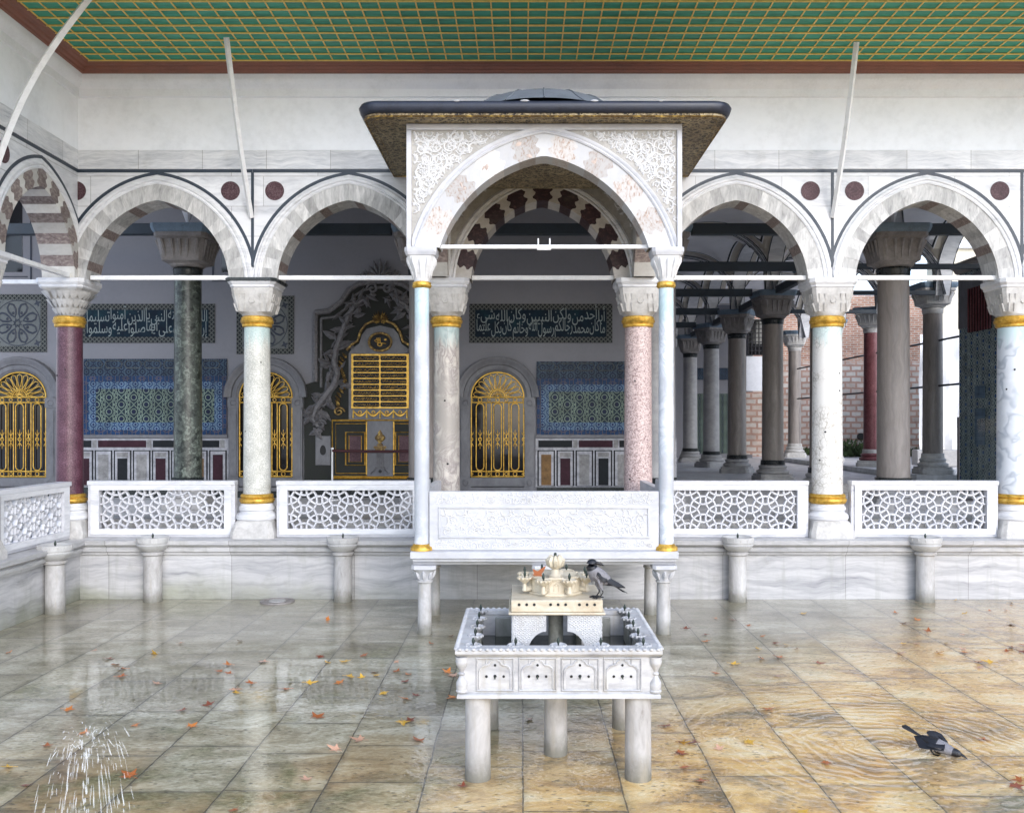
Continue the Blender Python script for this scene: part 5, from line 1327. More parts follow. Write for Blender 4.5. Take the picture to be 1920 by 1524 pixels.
mb.lathe([(.0, uz - .06), (.06, uz - .05), (.07, uz - .03), (.03, uz), (.05, uz + .03), (.105, uz + .08), (.115, uz + .12), (.08, uz + .17), (.05, uz + .19), (.055, uz + .21), (.03, uz + .24), (.02, uz + .27), (.0, uz + .30)], 0, 0, 16, False)
for v in mb.v: v.y = v.y * .35 + DK - .10; v.x += FX
mb.box(FX - .13, FX + .13, DK - .13, DK - .1051, uz - .11, uz - .06); mb.box(FX - .10, FX + .10, DK - .125, DK - .1052, uz - .15, uz - .111)
mb.build('urn_relief', 'gilt_dull', cp)
mb = MB()
for dx in (-.06, -.02, .02, .06): mb.box(FX + dx - .013, FX + dx + .013, DK - .118, DK - .1053, lz0 + .19, uz - .151)
mb.tube([(FX - .2, DK - .11, lz0 + .06), (FX - .11, DK - .11, lz0 + .12), (FX - .1, DK - .11, lz0 + .18), (FX + .1, DK - .11, lz0 + .18), (FX + .11, DK - .11, lz0 + .12), (FX + .2, DK - .11, lz0 + .06)], .018, 5)
mb.build('pilaster_relief', 'carved_grey', cp)
mb = MB(); mb.lathe([(0.0, 0), (.04, .001)], 0, 0, 16); 
mb = MB(); mb.ell((FX, DK - .108, lz0 + .11), .035, .012, .035, 14, 6); mb.build('spout_hole', 'dark_hole', cp)
for s_ in (-1, 1):                                           # niches beside the fountain
    cx_ = FX + s_ * 1.20
    mb = MB(); mb.box(cx_ - .16, cx_ + .16, DK - .075, DK - .0505, KZp(872), KZp(817)); nc = mb.build('niche_panel', 'window_marble', ft, 30, .01)
    mb = MB(); mb.prism([(cx_ + .065 * math.cos(k * PI / 8), KZp(845) + (.12 if math.sin(k * PI / 8) > 0 else .09) * math.sin(k * PI / 8)) for k in range(16)], DK - .0775, DK - .0755); mb.build('opening', 'dark_hole', nc)
# rope barrier
t = thing('rope_barrier', 'dark red rope strung between slim posts before the wall fountain', 'barrier', (-3.4, 18.8, TZ))
xa, xb = (623 - CX) * 18.8 / F, (806 - CX) * 18.8 / F
for x in (xa, xb):
    mb = MB(); mb.lathe([(.15, TZ), (.15, TZ + .02), (.02, TZ + .035), (.018, TZ + 1.02), (.03, TZ + 1.03), (.03, TZ + 1.06), (0, TZ + 1.07)], x, 18.8, 14); mb.build('post', 'rod_white' if x == xa else 'iron', t)
mb = MB(); mb.tube([(xa + (xb - xa) * k / 10, 18.8, TZ + 1.0 - .015 * math.sin(PI * k / 10)) for k in range(11)], .03, 6); mb.build('rope', 'rope_red', t)

# ------------------------------------------------------------------ what closes the view on the right
t = thing('end_wall', 'shadowed wall with tile bands closing the far end of the aisle', 'wall', (7, 42.2, TZ))
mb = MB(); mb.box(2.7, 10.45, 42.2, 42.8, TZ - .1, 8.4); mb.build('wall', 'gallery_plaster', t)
def at42(px, py): return P(px, py, 42.2)
def blk(name, px0, px1, py0, py1, mat, d=.05, par=t, dep=42.2):
    a, b = P(px0, py1, dep), P(px1, py0, dep); mb = MB(); mb.box(a.x, b.x, dep - d, dep + .01, a.z, b.z); return mb.build(name, mat, par)
blk('tile_band', 1285, 1372, 738, 850, 'tile_field', .05); blk('tile_band', 1285, 1372, 690, 712, 'tile_frieze', .06)
w1 = blk('lattice_window', 1402, 1436, 600, 666, 'dark_glass', .06)
mb = MB(); a, b = at42(1402, 666), at42(1436, 600)
for k in range(6): mb.box(a.x + (b.x - a.x) * k / 5 - .02, a.x + (b.x - a.x) * k / 5 + .02, 42.1, 42.139, a.z, b.z)
for k in range(9): mb.box(a.x, b.x, 42.08, 42.0995, a.z + (b.z - a.z) * k / 8 - .015, a.z + (b.z - a.z) * k / 8 + .015)
mb.build('window_bars', 'iron', w1)
blk('plaster_patch', 1399, 1440, 668, 733, 'plaster_white', .05); blk('masonry', 1396, 1445, 735, 852, 'old_brick', .055)
t = thing('brick_wall', 'sunlit old wall of thin red bricks over white stone courses', 'wall', (14, 44, TZ))
mb = MB(); mb.box(10.46, 21, 44, 44.8, TZ - .1, 8.8); mb.build('wall', 'old_brick', t)
hp = P(1613, 818, 44); mb = MB(); mb.tube([(hp.x, 43.9, hp.z), (hp.x, 44.1, hp.z)], .16, 14); mb.build('drain_hole', 'dark_hole', t)
rg = random.Random(5); mb = MB()
for _ in range(1500):
    x, y = rg.uniform(12.6, 20), rg.uniform(42.9, 43.95); h = rg.uniform(.1, .35) + (.5 * rg.random() if 14 < x < 17 else 0); a = rg.uniform(0, 6.28); w_ = .05
    dx, dy = math.cos(a) * w_, math.sin(a) * w_; z0 = TZ + rg.uniform(0, h)
    mb.poly([(x - dx, y - dy, z0), (x + dx, y + dy, z0), (x + dx * 2 + rg.uniform(-.1, .1), y + dy * 2, z0 + .12), (x + rg.uniform(-.1, .1), y, z0 + .2)])
o = mb.build('grass', 'grass_green'); o['kind'] = 'stuff'; o['label'] = 'rough green weeds at the foot of the brick wall'
t = thing('pale_building', 'pale plastered building in bright daylight beyond the outer columns', 'building', (20, 37, TZ))
mb = MB(); mb.box(16.2, 30, 36.5, 37.2, TZ - .1, 10.5); mb.build('wall', 'stucco_cream', t)
mb = MB(); mb.box(16.1, 30.1, 36.3, 36.49, 9.6, 9.9); mb.build('cornice', 'cornice_white', t, 30, .02)
mb = MB()
for k in range(3):
    mb.box(17.5 + 2.6 * k, 18.7 + 2.6 * k, 36.46, 36.49, 4.2, 6.4)
mb.build('window', 'dark_glass', t)
mb = MB(); rows = []
for j in range(13):
    z = 1.75 + (6.0 - 1.75) * j / 12
    rows.append([(14.55 + 1.85 * i / 16, 34 + .07 * math.sin(i * 1.7 + .3 * j) + .04 * math.sin(j * 1.1 + i), z) for i in range(17)])
mb.grid(rows); tag(mb.build('white_sheet', 'bark_white', None, 60), 'bright white protective sheet hanging beyond the outer columns', 'sheet')
t = thing('low_parapet', 'weathered low stone wall at the foot of the white sheet', 'wall', (15.5, 33.6, TZ))
mb = MB(); mb.box(14.2, 17, 33.4, 33.9, TZ, TZ + .62); mb.build('stones', 'shaft_grey', t, 30, .04)

XT = 10.98
t = thing('tiled_pavilion', 'tile covered pavilion wall with dark lattice windows at the right edge', 'building', (XT + .3, 20, TZ))
mb = MB(); mb.box(XT + .26, 16, 16.4, 23.9, TZ - .1, 6.75); mb.build('wall', 'tile_dark', t)
mb = MB(); mb.sweepy([(XT + .27, 6.55), (XT + .20, 6.58), (XT + .15, 6.66), (XT + .08, 6.70), (XT + .06, 6.80), (XT + .27, 6.82)], 16.3, 24.0); mb.build('cornice', 'shaft_brown', t)
mb = MB(); mb.box(XT + .235, XT + .259, 16.4, 23.9, 5.15, 6.45); mb.build('stripe_band', 'window_marble', t)
for yy in (17.6, 20.0, 22.2):
    mb = MB(); mb.box(XT + .222, XT + .234, yy, yy + 1.1, 5.0, 6.1); w1 = mb.build('lattice_window', 'dark_glass', t)
    mb = MB()
    for k in range(9): mb.box(XT + .19, XT + .221, yy + 1.1 * k / 8 - .012, yy + 1.1 * k / 8 + .012, 5.0, 6.1)
    mb.build('window_bars', 'shaft_red', w1)
    mb = MB(); mb.box(XT + .222, XT + .234, yy + .3, yy + .8, 2.2, 3.1); mb.box(XT + .2225, XT + .2345, yy + .3, yy + .8, 3.35, 3.65); mb.build('blue_tile', 'tile_border', t)
t = thing('glass_barrier', 'clear glass barrier panel standing before the tiled pavilion', 'barrier', (9.1, 18.6, TZ))
mb = MB(); mb.poly([(8.75, 18.597, TZ + .06), (9.75, 18.597, TZ + .06), (9.75, 18.597, TZ + 1.65), (8.75, 18.597, TZ + 1.65)]); mb.build('pane', 'pane_glass', t)
mb = MB(); mb.box(8.72, 8.748, 18.57, 18.63, TZ, TZ + 1.68); mb.box(9.752, 9.78, 18.57, 18.63, TZ, TZ + 1.68); mb.box(8.75, 9.75, 18.575, 18.62, TZ, TZ + .055); mb.build('metal_frame', 'iron', t)
# ------------------------------------------------------------------ the small marble fountain in the foreground
QX, QY = .272, 7.74
mf = thing('marble_fountain', 'small square carved marble fountain on round legs in the middle of the court', 'fountain', (QX, QY, 0))
for dx, dy, r in ((-.615, -.63, .098), (.612, -.63, .102), (-.58, .56, .092), (.62, .56, .092), (.0, -.10, .096)):
    mb = MB(); mb.lathe([(r * 1.0, 0), (r * 1.02, .03), (r, .06), (r * .98, .36), (r * .985, .655)], QX + dx, QY + dy, 28, False)
    rows_ = mb.v; mb.build('leg', 'leg_marble', mf)
HB = .765                                                    # half width of the basin
mb = MB(); z0, z1 = .65, .985
for k in range(4):                                           # four walls with a mitred look, floor inside
    mb.M = Matrix.Translation((QX, QY, 0)) @ Matrix.Rotation(k * PI / 2, 4, 'Z')
    i, o = HB - .10, HB - .02
    pts = [(-o, -o), (o, -o), (i, -i), (-i, -i)]
    a = [mb.vert((x, y, z0)) for x, y in pts]; b = [mb.vert((x, y, z1)) for x, y in pts]
    mb.face((a[0], a[1], b[1], b[0])); mb.face((a[2], a[3], b[3], b[2])); mb.face((b[0], b[1], b[2], b[3]))
    # rim: rounded lip standing out
    rim = [(o, .955), (o + .018, .965), (o + .034, .985), (o + .034, 1.012), (o + .02, 1.022), (i - .012, 1.022), (i - .012, .99), (i, .985)]
    mb.grid([[(sgn * r_, -r_, z) for r_, z in rim] for sgn in (-1, 1)])
    # foot moulding
    ft_ = [(o, .69), (o + .012, .685), (o + .022, .67), (o + .022, .648), (o, .645)]
    mb.grid([[(sgn * r_, -r_, z) for r_, z in ft_] for sgn in (-1, 1)])
mb.M = None
o = HB - .02; mb.poly([(QX - o, QY - o, z0 - .004), (QX + o, QY - o, z0 - .004), (QX + o, QY + o, z0 - .004), (QX - o, QY + o, z0 - .004)]); i = HB - .10
bs = mb.build('basin', 'marble_basin', mf, 35)
mb = MB(); mb.box(QX - i, QX + i, QY - i, QY + i, .66, .76)
for k in range(4):
    mb.M = Matrix.Translation((QX, QY, 0)) @ Matrix.Rotation(k * PI / 2, 4, 'Z'); mb.box(-.52, -.20, -i + .002, -i + .04, .761, .97); mb.box(.20, .52, -i + .002, -i + .04, .761, .97)
mb.M = None; mb.build('basin_lining', 'marble_mossy', bs, 30, .01)
mb = MB(); mb.poly([(QX - i, QY - i, .80), (QX + i, QY - i, .80), (QX + i, QY + i, .80), (QX - i, QY + i, .80)]); mb.build('water_surface', 'basin_water', bs)
mb = MB()
for k in range(4):                                           # beaded edge of the rim
    mb.M = Matrix.Translation((QX, QY, 0)) @ Matrix.Rotation(k * PI / 2, 4, 'Z')
    for q in range(30): mb.ell((-HB + .02 + q * (2 * HB - .04) / 29, -HB - .006, 1.018), .019, .022, .013, 8, 5)
mb.M = None; mb.build('rim_beading', 'marble_basin', bs, 50)
for k in range(4):                                           # carved arch panels, four to a side
    Mk = Matrix.Translation((QX, QY, 0)) @ Matrix.Rotation(k * PI / 2, 4, 'Z')
    for q in range(4):
        cx = -.48 + .32 * q; y = -(HB - .02); w_ = .138; zb, zt = .705, .945
        mb = MB(); mb.M = Mk
        fr = [(cx - w_, zb), (cx + w_, zb), (cx + w_, zt), (cx - w_, zt)]
        mb.tube([(p, y - .002, z) for p, z in fr], .011, 4, True)
        pts = [(cx - w_ + .02, zb + .01), (cx - w_ + .02, .845)]
        for a in range(7): pts.append((cx - .06 - (w_ - .08) * math.cos(a * PI / 12), .845 + .05 * math.sin(a * PI / 12)))
        pts += [(cx - .045, .905), (cx - .035, .925), (cx - .018, .928), (cx - .018, .943)]
        full = pts + [(2 * cx - x, z) for x, z in pts[::-1]]
        mb.tube([(p, y - .002, z) for p, z in full], .0085, 5, up=(0, 1, 0))
        mb.tube([(p * .93 + cx * .07, y + .001, z - .007) for p, z in full], .004, 5, up=(0, 1, 0))
        for s_ in (-1, 1): mb.tube([(cx + s_ * .066, y - .002, .905), (cx + s_ * .066, y - .002, .943)], .006, 4)
        ap = mb.build('arch_panel', 'marble_basin', mf, 50)
        mb = MB(); mb.M = Mk
        for dx, z, r in ((-.065, .81, .0105), (.0, .812, .012), (.065, .81, .010), (0, .895, .0095)):
            mb.prism([(cx + dx + r * math.cos(a * PI / 6), z + r * math.sin(a * PI / 6)) for a in range(12)], y - .0035, y + .002)
        mb.build('spout_hole', 'dark_hole', ap)
        mb = MB(); mb.M = Mk; mb.tube([(cx, y - .004, .812), (cx, y - .022, .806), (cx, y - .026, .795)], .005, 6); mb.build('spigot', 'bronze', ap)
for sx in (-1, 1):
    for sy in (-1, 1):                                       # corner balusters
        mb = MB(); cx, cy = QX + sx * (HB - .035), QY + sy * (HB - .035)
        mb.lathe([(.045, .69), (.048, .70), (.042, .71), (.046, .74), (.044, .765), (.025, .80), (.02, .815), (.028, .825), (.028, .832), (.02, .842), (.026, .865), (.044, .895), (.05, .92), (.046, .935), (.05, .95), (.05, .957)], cx, cy, 18, False); mb.build('corner_baluster', 'marble_basin', bs)
def cup(x, y, z, s, mat, par, nozzle=True, base=0.0):
    mb = MB(); mb.lathe([(.018 * s, z - .10 * s - base), (.03 * s, z - .09 * s - base), (.016 * s, z - .07 * s), (.03 * s, z - .055 * s), (.062 * s, z - .03 * s), (.075 * s, z), (.068 * s, z + .002), (.05 * s, z - .02 * s), (0, z - .03 * s)], x, y, 18, False)
    for k in range(10): mb.ell((x + .07 * s * math.cos(k * PI / 5), y + .07 * s * math.sin(k * PI / 5), z - .012 * s), .014 * s, .014 * s, .014 * s, 6, 4)
    o = mb.build('cup', mat, par, 40)
    if nozzle:
        mb = MB(); mb.lathe([(.006, z - .03 * s), (.006, z + .005), (.011, z + .012), (.012, z + .03), (.004, z + .052), (0, z + .055)], x, y, 8, False); mb.build('nozzle', 'bronze', o)
    return o
e = HB - .115
for q in range(5):
    u = -e + 2 * e * q / 4
    cup(QX + u, QY - e, 1.03, .82, 'marble_basin', mf)
    if q > 0:
        cup(QX - e, QY + u, 1.03, .82, 'marble_basin', mf); cup(QX + e, QY + u, 1.03, .82, 'marble_basin', mf)
for q in (1, 3): cup(QX - e + 2 * e * q / 4, QY + e, 1.03, .82, 'marble_basin', mf)
# inner support: a dark post and four sides of pierced looking carving cut by an arch
mb = MB(); mb.lathe([(.065, .76), (.07, .79), (.062, .82), (.06, 1.195)], QX, QY - .12, 20, False); mb.build('centre_post', 'marble_mossy', mf)
for k in range(4):
    Mk = Matrix.Translation((QX, QY, 0)) @ Matrix.Rotation(k * PI / 2, 4, 'Z')
    for s_ in (-1, 1):
        mb = MB(); mb.M = Mk
        pts = [(s_ * .355, .78), (s_ * .355, 1.19), (s_ * .085, 1.19), (s_ * .085, 1.062)]
        for a in range(1, 9): pts.append((s_ * (.085 + .155 * math.sin(a * PI / 16)), .85 + .212 * math.cos(a * PI / 16)))
        pts.append((s_ * .24, .78))
        if k < 2 or True: mb.prism(pts, -.357 + (.001 if k % 2 else 0), -.317)
        o = mb.build('carved_support', 'marble_basin', mf, 30)
        mb = MB(); mb.M = Mk
        for r_ in range(12):
            for c_ in range(9):
                x = .105 + c_ * .03 + (.015 if r_ % 2 else 0); z = .83 + r_ * .031
                if x > .335 or z > 1.172 or (x < .085 + .17 and z < .85 + .225 * math.sqrt(max(0, 1 - ((x - .085) / .18) ** 2)) + .02): continue
                mb.tube([(s_ * x + .0125 * math.cos(a * PI / 3), -.359, z + .0125 * math.sin(a * PI / 3)) for a in range(6)], .0042, 4, True)
        mb.build('star_relief', 'relief_white', o, 60)
mb = MB(); mb.box(QX - .385, QX + .385, QY - .385, QY + .385, 1.195, 1.215); mb.box(QX - .365, QX + .365, QY - .365, QY + .365, 1.2155, 1.312)
pl_ = mb.build('top_plate', 'marble_honey', mf, 30, .008)
for k in range(4):
    mb = MB(); mb.M = Matrix.Translation((QX, QY, 0)) @ Matrix.Rotation(k * PI / 2, 4, 'Z')
    for c_ in (-.24, .01, .24):
        for d in (-.06, 0, .06):
            mb.prism([(c_ + d + .0115 * math.cos(a * PI / 6), 1.277 + .0115 * math.sin(a * PI / 6)) for a in range(12)], -.369, -.36)
    mb.build('spout_hole', 'dark_hole', pl_)
mb = MB(); mb.sqloft([(.235, 1.312, 0), (.235, 1.33, 0), (.215, 1.34, 0), (.215, 1.435, 0), (.24, 1.445, 0), (.24, 1.46, 0), (.20, 1.46, 0), (.17, 1.43, 0)], QX, QY, 8); dm = mb.build('upper_drum', 'marble_honey', mf, 25, .004)
for k in range(8):
    a = 2 * PI * k / 8 - PI / 2
    mb = MB(); mb.M = Matrix.Translation((QX, QY, 0)) @ Matrix.Rotation(a + PI / 2, 4, 'Z'); y = -.2005
    mb.box(-.062, .062, y - .012, y + .01, 1.335, 1.465)
    mb.tube([(-.05, y - .013, 1.345), (-.05, y - .013, 1.40), (-.035, y - .013, 1.425), (0, y - .013, 1.445), (.035, y - .013, 1.425), (.05, y - .013, 1.40), (.05, y - .013, 1.345)], .006, 5)
    for dx in (-.018, .018): mb.tube([(dx, y - .013, 1.35), (dx, y - .013, 1.40), (0, y - .013, 1.42)], .004, 4)
    mb.ell((0, y - .011, 1.40), .012, .006, .012, 6, 4)
    mb.build('niche_panel', 'marble_honey', dm, 40)
    a2 = a + PI / 8; cup(QX + .275 * math.cos(a2), QY + .275 * math.sin(a2), 1.455, .80, 'marble_honey', mf, True, .04)
    mb = MB(); mb.tube([(QX + .2 * math.cos(a2), QY + .2 * math.sin(a2), 1.36), (QX + .275 * math.cos(a2), QY + .275 * math.sin(a2), 1.352)], .022, 6); mb.build('cup_bracket', 'marble_honey', dm)
mb = MB(); mb.lathe([(.05, 1.42), (.055, 1.45), (.035, 1.47), (.03, 1.505), (.045, 1.512), (.035, 1.52)], QX, QY, 20, False)
for k in range(8):
    a = 2 * PI * k / 8; c, s_ = math.cos(a), math.sin(a)
    mb.tube([(QX + c * .02, QY + s_ * .02, 1.515), (QX + c * .052, QY + s_ * .052, 1.54), (QX + c * .058, QY + s_ * .058, 1.575), (QX + c * .04, QY + s_ * .04, 1.605), (QX + c * .05, QY + s_ * .05, 1.618)], [.014, .024, .026, .016, .006], 6)
mb.lathe([(.03, 1.52), (.055, 1.55), (.045, 1.6), (0, 1.61)], QX, QY, 16, False)
bud = mb.build('bud_finial', 'marble_honey', mf, 50)
mb = MB(); mb.lathe([(.012, 1.6), (.012, 1.635), (.0, 1.642)], QX, QY, 8, False); mb.build('nozzle', 'bronze', bud)

# ------------------------------------------------------------------ hooded crows
def loft(mb, secs, seg=16):
    """secs: (centre, direction, half width, half height, material)"""
    rows = []
    for c, d, w_, h_, m in secs:
        c, d = Vector(c), Vector(d).normalized(); sd = Vector((0, 1, 0)); up = sd.cross(d).normalized() * -1
        if up.z < 0: up = -up
        rows.append([c + sd * w_ * math.cos(2 * PI * k / seg) + up * h_ * math.sin(2 * PI * k / seg) for k in range(seg)])
    ids = [[mb.vert(p) for p in r] for r in rows]
    for j, (a, b) in enumerate(zip(ids, ids[1:])):
        mb.cm = secs[j][4]
        for k in range(seg): mb.face((a[k], a[(k + 1) % seg], b[(k + 1) % seg], b[k]))
    mb.cm = secs[0][4]; mb.face(ids[0][::-1]); mb.cm = secs[-1][4]; mb.face(ids[-1])
def feather(mb, a, b, w0, w1, n, th=.004, droop=0.0, m=0):
    """flat tapering blade from a to b with a rounded end; n is its face normal"""
    a, b, n = Vector(a), Vector(b), Vector(n).normalized(); d = b - a; s_ = d.normalized().cross(n)
    mb.cm = m; rows = []
    for q in (0, .25, .5, .75, .92, 1):
        w_ = (w0 + (w1 - w0) * q) * (1 if q < .9 else (.8 if q < .95 else .25)); c = a + d * q - Vector((0, 0, droop * q * q))
        rows.append([c - s_ * w_, c + n * th, c + s_ * w_, c - n * th])
    mb.grid(rows, True, True)
def crow(name, label, loc, rz, pose):
    t = thing(name, label, 'crow', loc, rz, 'hooded crows at the fountain court', world=False)
    mb = MB()
    if pose == 'perched':                                    # faces +x, upright, looking back over its shoulder
        S = [((-.150, 0, .088), (1, 0, .5), .018, .010, 0), ((-.115, 0, .104), (1, 0, .55), .036, .026, 0), ((-.080, 0, .122), (1, 0, .7), .047, .040, 1), ((-.040, 0, .146), (1, 0, .9), .057, .052, 1), ((.0, 0, .174), (.9, 0, 1), .060, .056, 1),
             ((.030, 0, .202), (.7, 0, 1), .055, .050, 1), ((.045, 0, .222), (.5, 0, 1), .044, .042, 0), ((.050, 0, .240), (.2, 0, 1), .037, .040, 0), ((.046, 0, .258), (-.1, 0, 1), .036, .042, 0), ((.040, 0, .275), (-.2, 0, 1), .032, .036, 0), ((.036, 0, .287), (-.2, 0, 1), .019, .022, 0), ((.034, 0, .292), (-.2, 0, 1), .004, .005, 0)]
        loft(mb, S, 20)
        for s_ in (-1, 1):                                   # folded wings
            for k in range(7):
                q = k / 6
                feather(mb, (.030 - .03 * q, s_ * (.052 + .004 * (k % 2)), .196 - .028 * q), (-.155 - .075 * (1 - q) ** 1.3, s_ * (.022 + .012 * q), .072 + .0 * q - .012 * (1 - q)), .020, .012, (0.12, s_, .55), .007, 0, 0)
            feather(mb, (.032, s_ * .044, .200), (-.05, s_ * .055, .126), .024, .030, (.1, s_, .35), .010, 0, 0)
        for k in range(6):                                   # tail
            sp2 = (k - 2.5) / 2.5; feather(mb, (-.125, .008 * sp2, .094), (-.255 + .012 * abs(sp2), .030 * sp2, .020), .011, .014, (.4, 0, 1), .003, 0, 0)
        for k in range(26):                                  # ruffled breast feathers
            rg = random.Random(k); a = rg.uniform(-1.1, 1.1); z = rg.uniform(.115, .19)
            x = -.01 + (z - .115) * .5 + .05 * math.cos(a); y = .058 * math.sin(a)
            feather(mb, (x, y, z + .02), (x - .012, y * 1.0, z - .018), .009, .006, (math.cos(a), math.sin(a), .2), .004, 0, 1)
        body = mb.build('body', ['crow_black', 'crow_grey'], t, 60)
        hd, bd = Vector((.036, 0, .262)), Vector((-.80, .55, -.16)).normalized()
        mb = MB(); mb.tube([hd + bd * .028 + Vector((0, 0, .004)), hd + bd * .05 + Vector((0, 0, .003)), hd + bd * .070, hd + bd * .084 - Vector((0, 0, .006))], [.014, .0115, .007, .001], 8); mb.build('beak', 'beak_black', t)
        mb = MB(); sdv = bd.cross(Vector((0, 0, 1)))
        for s_ in (-1, 1): mb.ell(tuple(hd + bd * .024 + sdv * .026 * s_ + Vector((0, 0, .008))), .0045, .0045, .0045, 8, 6)
        mb.build('eye', 'dark_glass', t)
        for s_ in (-1, 1):
            mb = MB(); y = s_ * .026
            mb.tube([(-.025, y, .130), (-.012, y, .092), (-.030, y, .060)], [.026, .015, .008], 8)
            mb.cm = 1; mb.tube([(-.030, y, .066), (-.034, y, .04), (-.008, y, .008)], [.0065, .005, .006], 6)
            for a in (-.5, 0, .5): mb.tube([(-.008, y, .008), (.022 * math.cos(a) - .004, y + .024 * math.sin(a), .010), (.046 * math.cos(a) - .006, y + .046 * math.sin(a), .005), (.054 * math.cos(a) - .006, y + .054 * math.sin(a), .001)], [.006, .0055, .0045, .001], 6)
            mb.tube([(-.008, y, .008), (-.035, y, .008), (-.044, y, .001)], [.006, .0045, .001], 6)
            mb.build('leg', ['crow_grey', 'beak_black'], t, 60)
    else:                                                    # bathing: breast and head down in the water, tail up behind
        S = [((-.14, 0, .125), (1, 0, -.35), .018, .012, 0), ((-.10, 0, .112), (1, 0, -.3), .040, .030, 0), ((-.05, 0, .096), (1, 0, -.3), .058, .045, 0), ((.0, 0, .082), (1, 0, -.3), .068, .052, 1), ((.05, 0, .068), (1, 0, -.3), .066, .050, 1),
             ((.095, 0, .056), (1, 0, -.3), .052, .042, 1), ((.125, 0, .050), (1, 0, -.2), .040, .035, 0), ((.150, 0, .046), (1, 0, -.2), .036, .034, 0), ((.172, 0, .042), (1, 0, -.2), .030, .028, 0), ((.188, 0, .038), (1, 0, -.2), .016, .015, 0), ((.193, 0, .036), (1, 0, -.2), .004, .004, 0)]
        loft(mb, S, 20)
        for k in range(6):
            sp2 = (k - 2.5) / 2.5; feather(mb, (-.12, .010 * sp2, .120), (-.285 + .01 * abs(sp2), .040 * sp2, .185), .012, .016, (.35, 0, 1), .003, 0, 0)
        for k in range(8):                                   # near wing folded along the flank, far wing half lifted
            q = k / 7
            feather(mb, (.070 - .05 * q, -.056 + .012 * q, .078 + .022 * q), (-.13 - .05 * q, -.066 + .045 * q, .055 + .065 * q), .020, .015, (.15, -.8, .7), .007, 0, 0)
            feather(mb, (.055 - .05 * q, .048, .098), (-.015 - .085 * q, .088 - .02 * q, .152 + .012 * math.sin(q * 3)), .020, .020, (.3, -.7, .6), .006, 0, 0)
        feather(mb, (.075, -.045, .095), (-.06, -.075, .095), .028, .030, (0, -.6, 1), .012, 0, 0)
        feather(mb, (.070, .045, .095), (-.02, .085, .135), .026, .026, (0, .6, 1), .012, 0, 0)
        body = mb.build('body', ['crow_black', 'crow_grey'], t, 60)
        mb = MB(); mb.tube([(.182, 0, .044), (.205, 0, .036), (.225, 0, .026), (.24, 0, .016)], [.014, .0115, .007, .001], 8); mb.build('beak', 'beak_black', t)
        mb = MB()
        for s_ in (-1, 1): mb.ell((.168, s_ * .027, .052), .0045, .0045, .0045, 8, 6)
        mb.build('eye', 'dark_glass', t)
        for s_ in (-1, 1):
            mb = MB(); mb.tube([(-.03, s_ * .03, .07), (-.04, s_ * .032, .035), (-.02, s_ * .032, .006)], [.02, .008, .006], 8)
            for a in (-.5, 0, .5): mb.tube([(-.02, s_ * .032, .006), (.028 * math.cos(a), s_ * .032 + .04 * math.sin(a), .004)], [.005, .002], 5)
            mb.build('leg', 'beak_black', t)
    return t
crow('hooded_crow', 'grey and black crow perched on the corner of the honey coloured top plate, looking back', (.60, 7.47, 1.313), R(205), 'perched').scale = (1.08, 1.08, 1.08)
b = P(1757, 1408, 7.62)
crow('hooded_crow', 'grey and black crow bathing head down in the shallow water at right', (b.x, 7.62, .0), R(-40), 'bathing').scale = (.98, .98, .98)

# ------------------------------------------------------------------ spray of water at the lower left
jx, jy = (160 - CX) * 6.25 / F, 6.25
mb = MB(); rg = random.Random(12)
for k in range(300):
    az = rg.uniform(0, 2 * PI); reach = rg.uniform(.10, .34); top = rg.uniform(.52, .68)
    t0 = rg.uniform(.12, 1.0) ** .8; dt = rg.uniform(.015, .10)
    def at(t_):                                              # a thrown drop: up, over and down
        u = t_ * 1.0; return Vector((jx + .02 + reach * math.cos(az) * u * 1.1, jy + reach * math.sin(az) * u * 1.1, max(.003, top * (1 - (2 * (u * .80 + .2) - 1) ** 2))))
    jt_ = Vector((rg.uniform(-.03, .03), rg.uniform(-.03, .03), rg.uniform(-.02, .03))); a, b_ = at(t0) + jt_, at(min(1, t0 + dt)) + jt_; m_ = a.lerp(b_, rg.uniform(.4, .75)); r_ = rg.choice([.0012, .0018, .0026, .0034, .0045])
    mb.tube([a, m_, b_], [.001, r_, r_ * .6], 6)
for k in range(26):
    z = rg.uniform(.1, .62); mb.ell((jx + rg.uniform(-.02, .02), jy + rg.uniform(-.02, .02), z), .005, .005, rg.uniform(.01, .03), 6, 5)
wj = mb.build('water_jet', 'water_drop'); wj['kind'] = 'stuff'; wj['label'] = 'loose spray of water arching up from the floor at lower left'
jt = thing('floor_nozzle', 'small bronze water nozzle in the floor under the spray', 'nozzle', (jx, jy, 0))
mb = MB(); mb.lathe([(.05, .001), (.05, .015), (.018, .02), (.015, .06), (0, .062)], jx, jy, 14, False); mb.build('nozzle_pipe', 'bronze', jt)

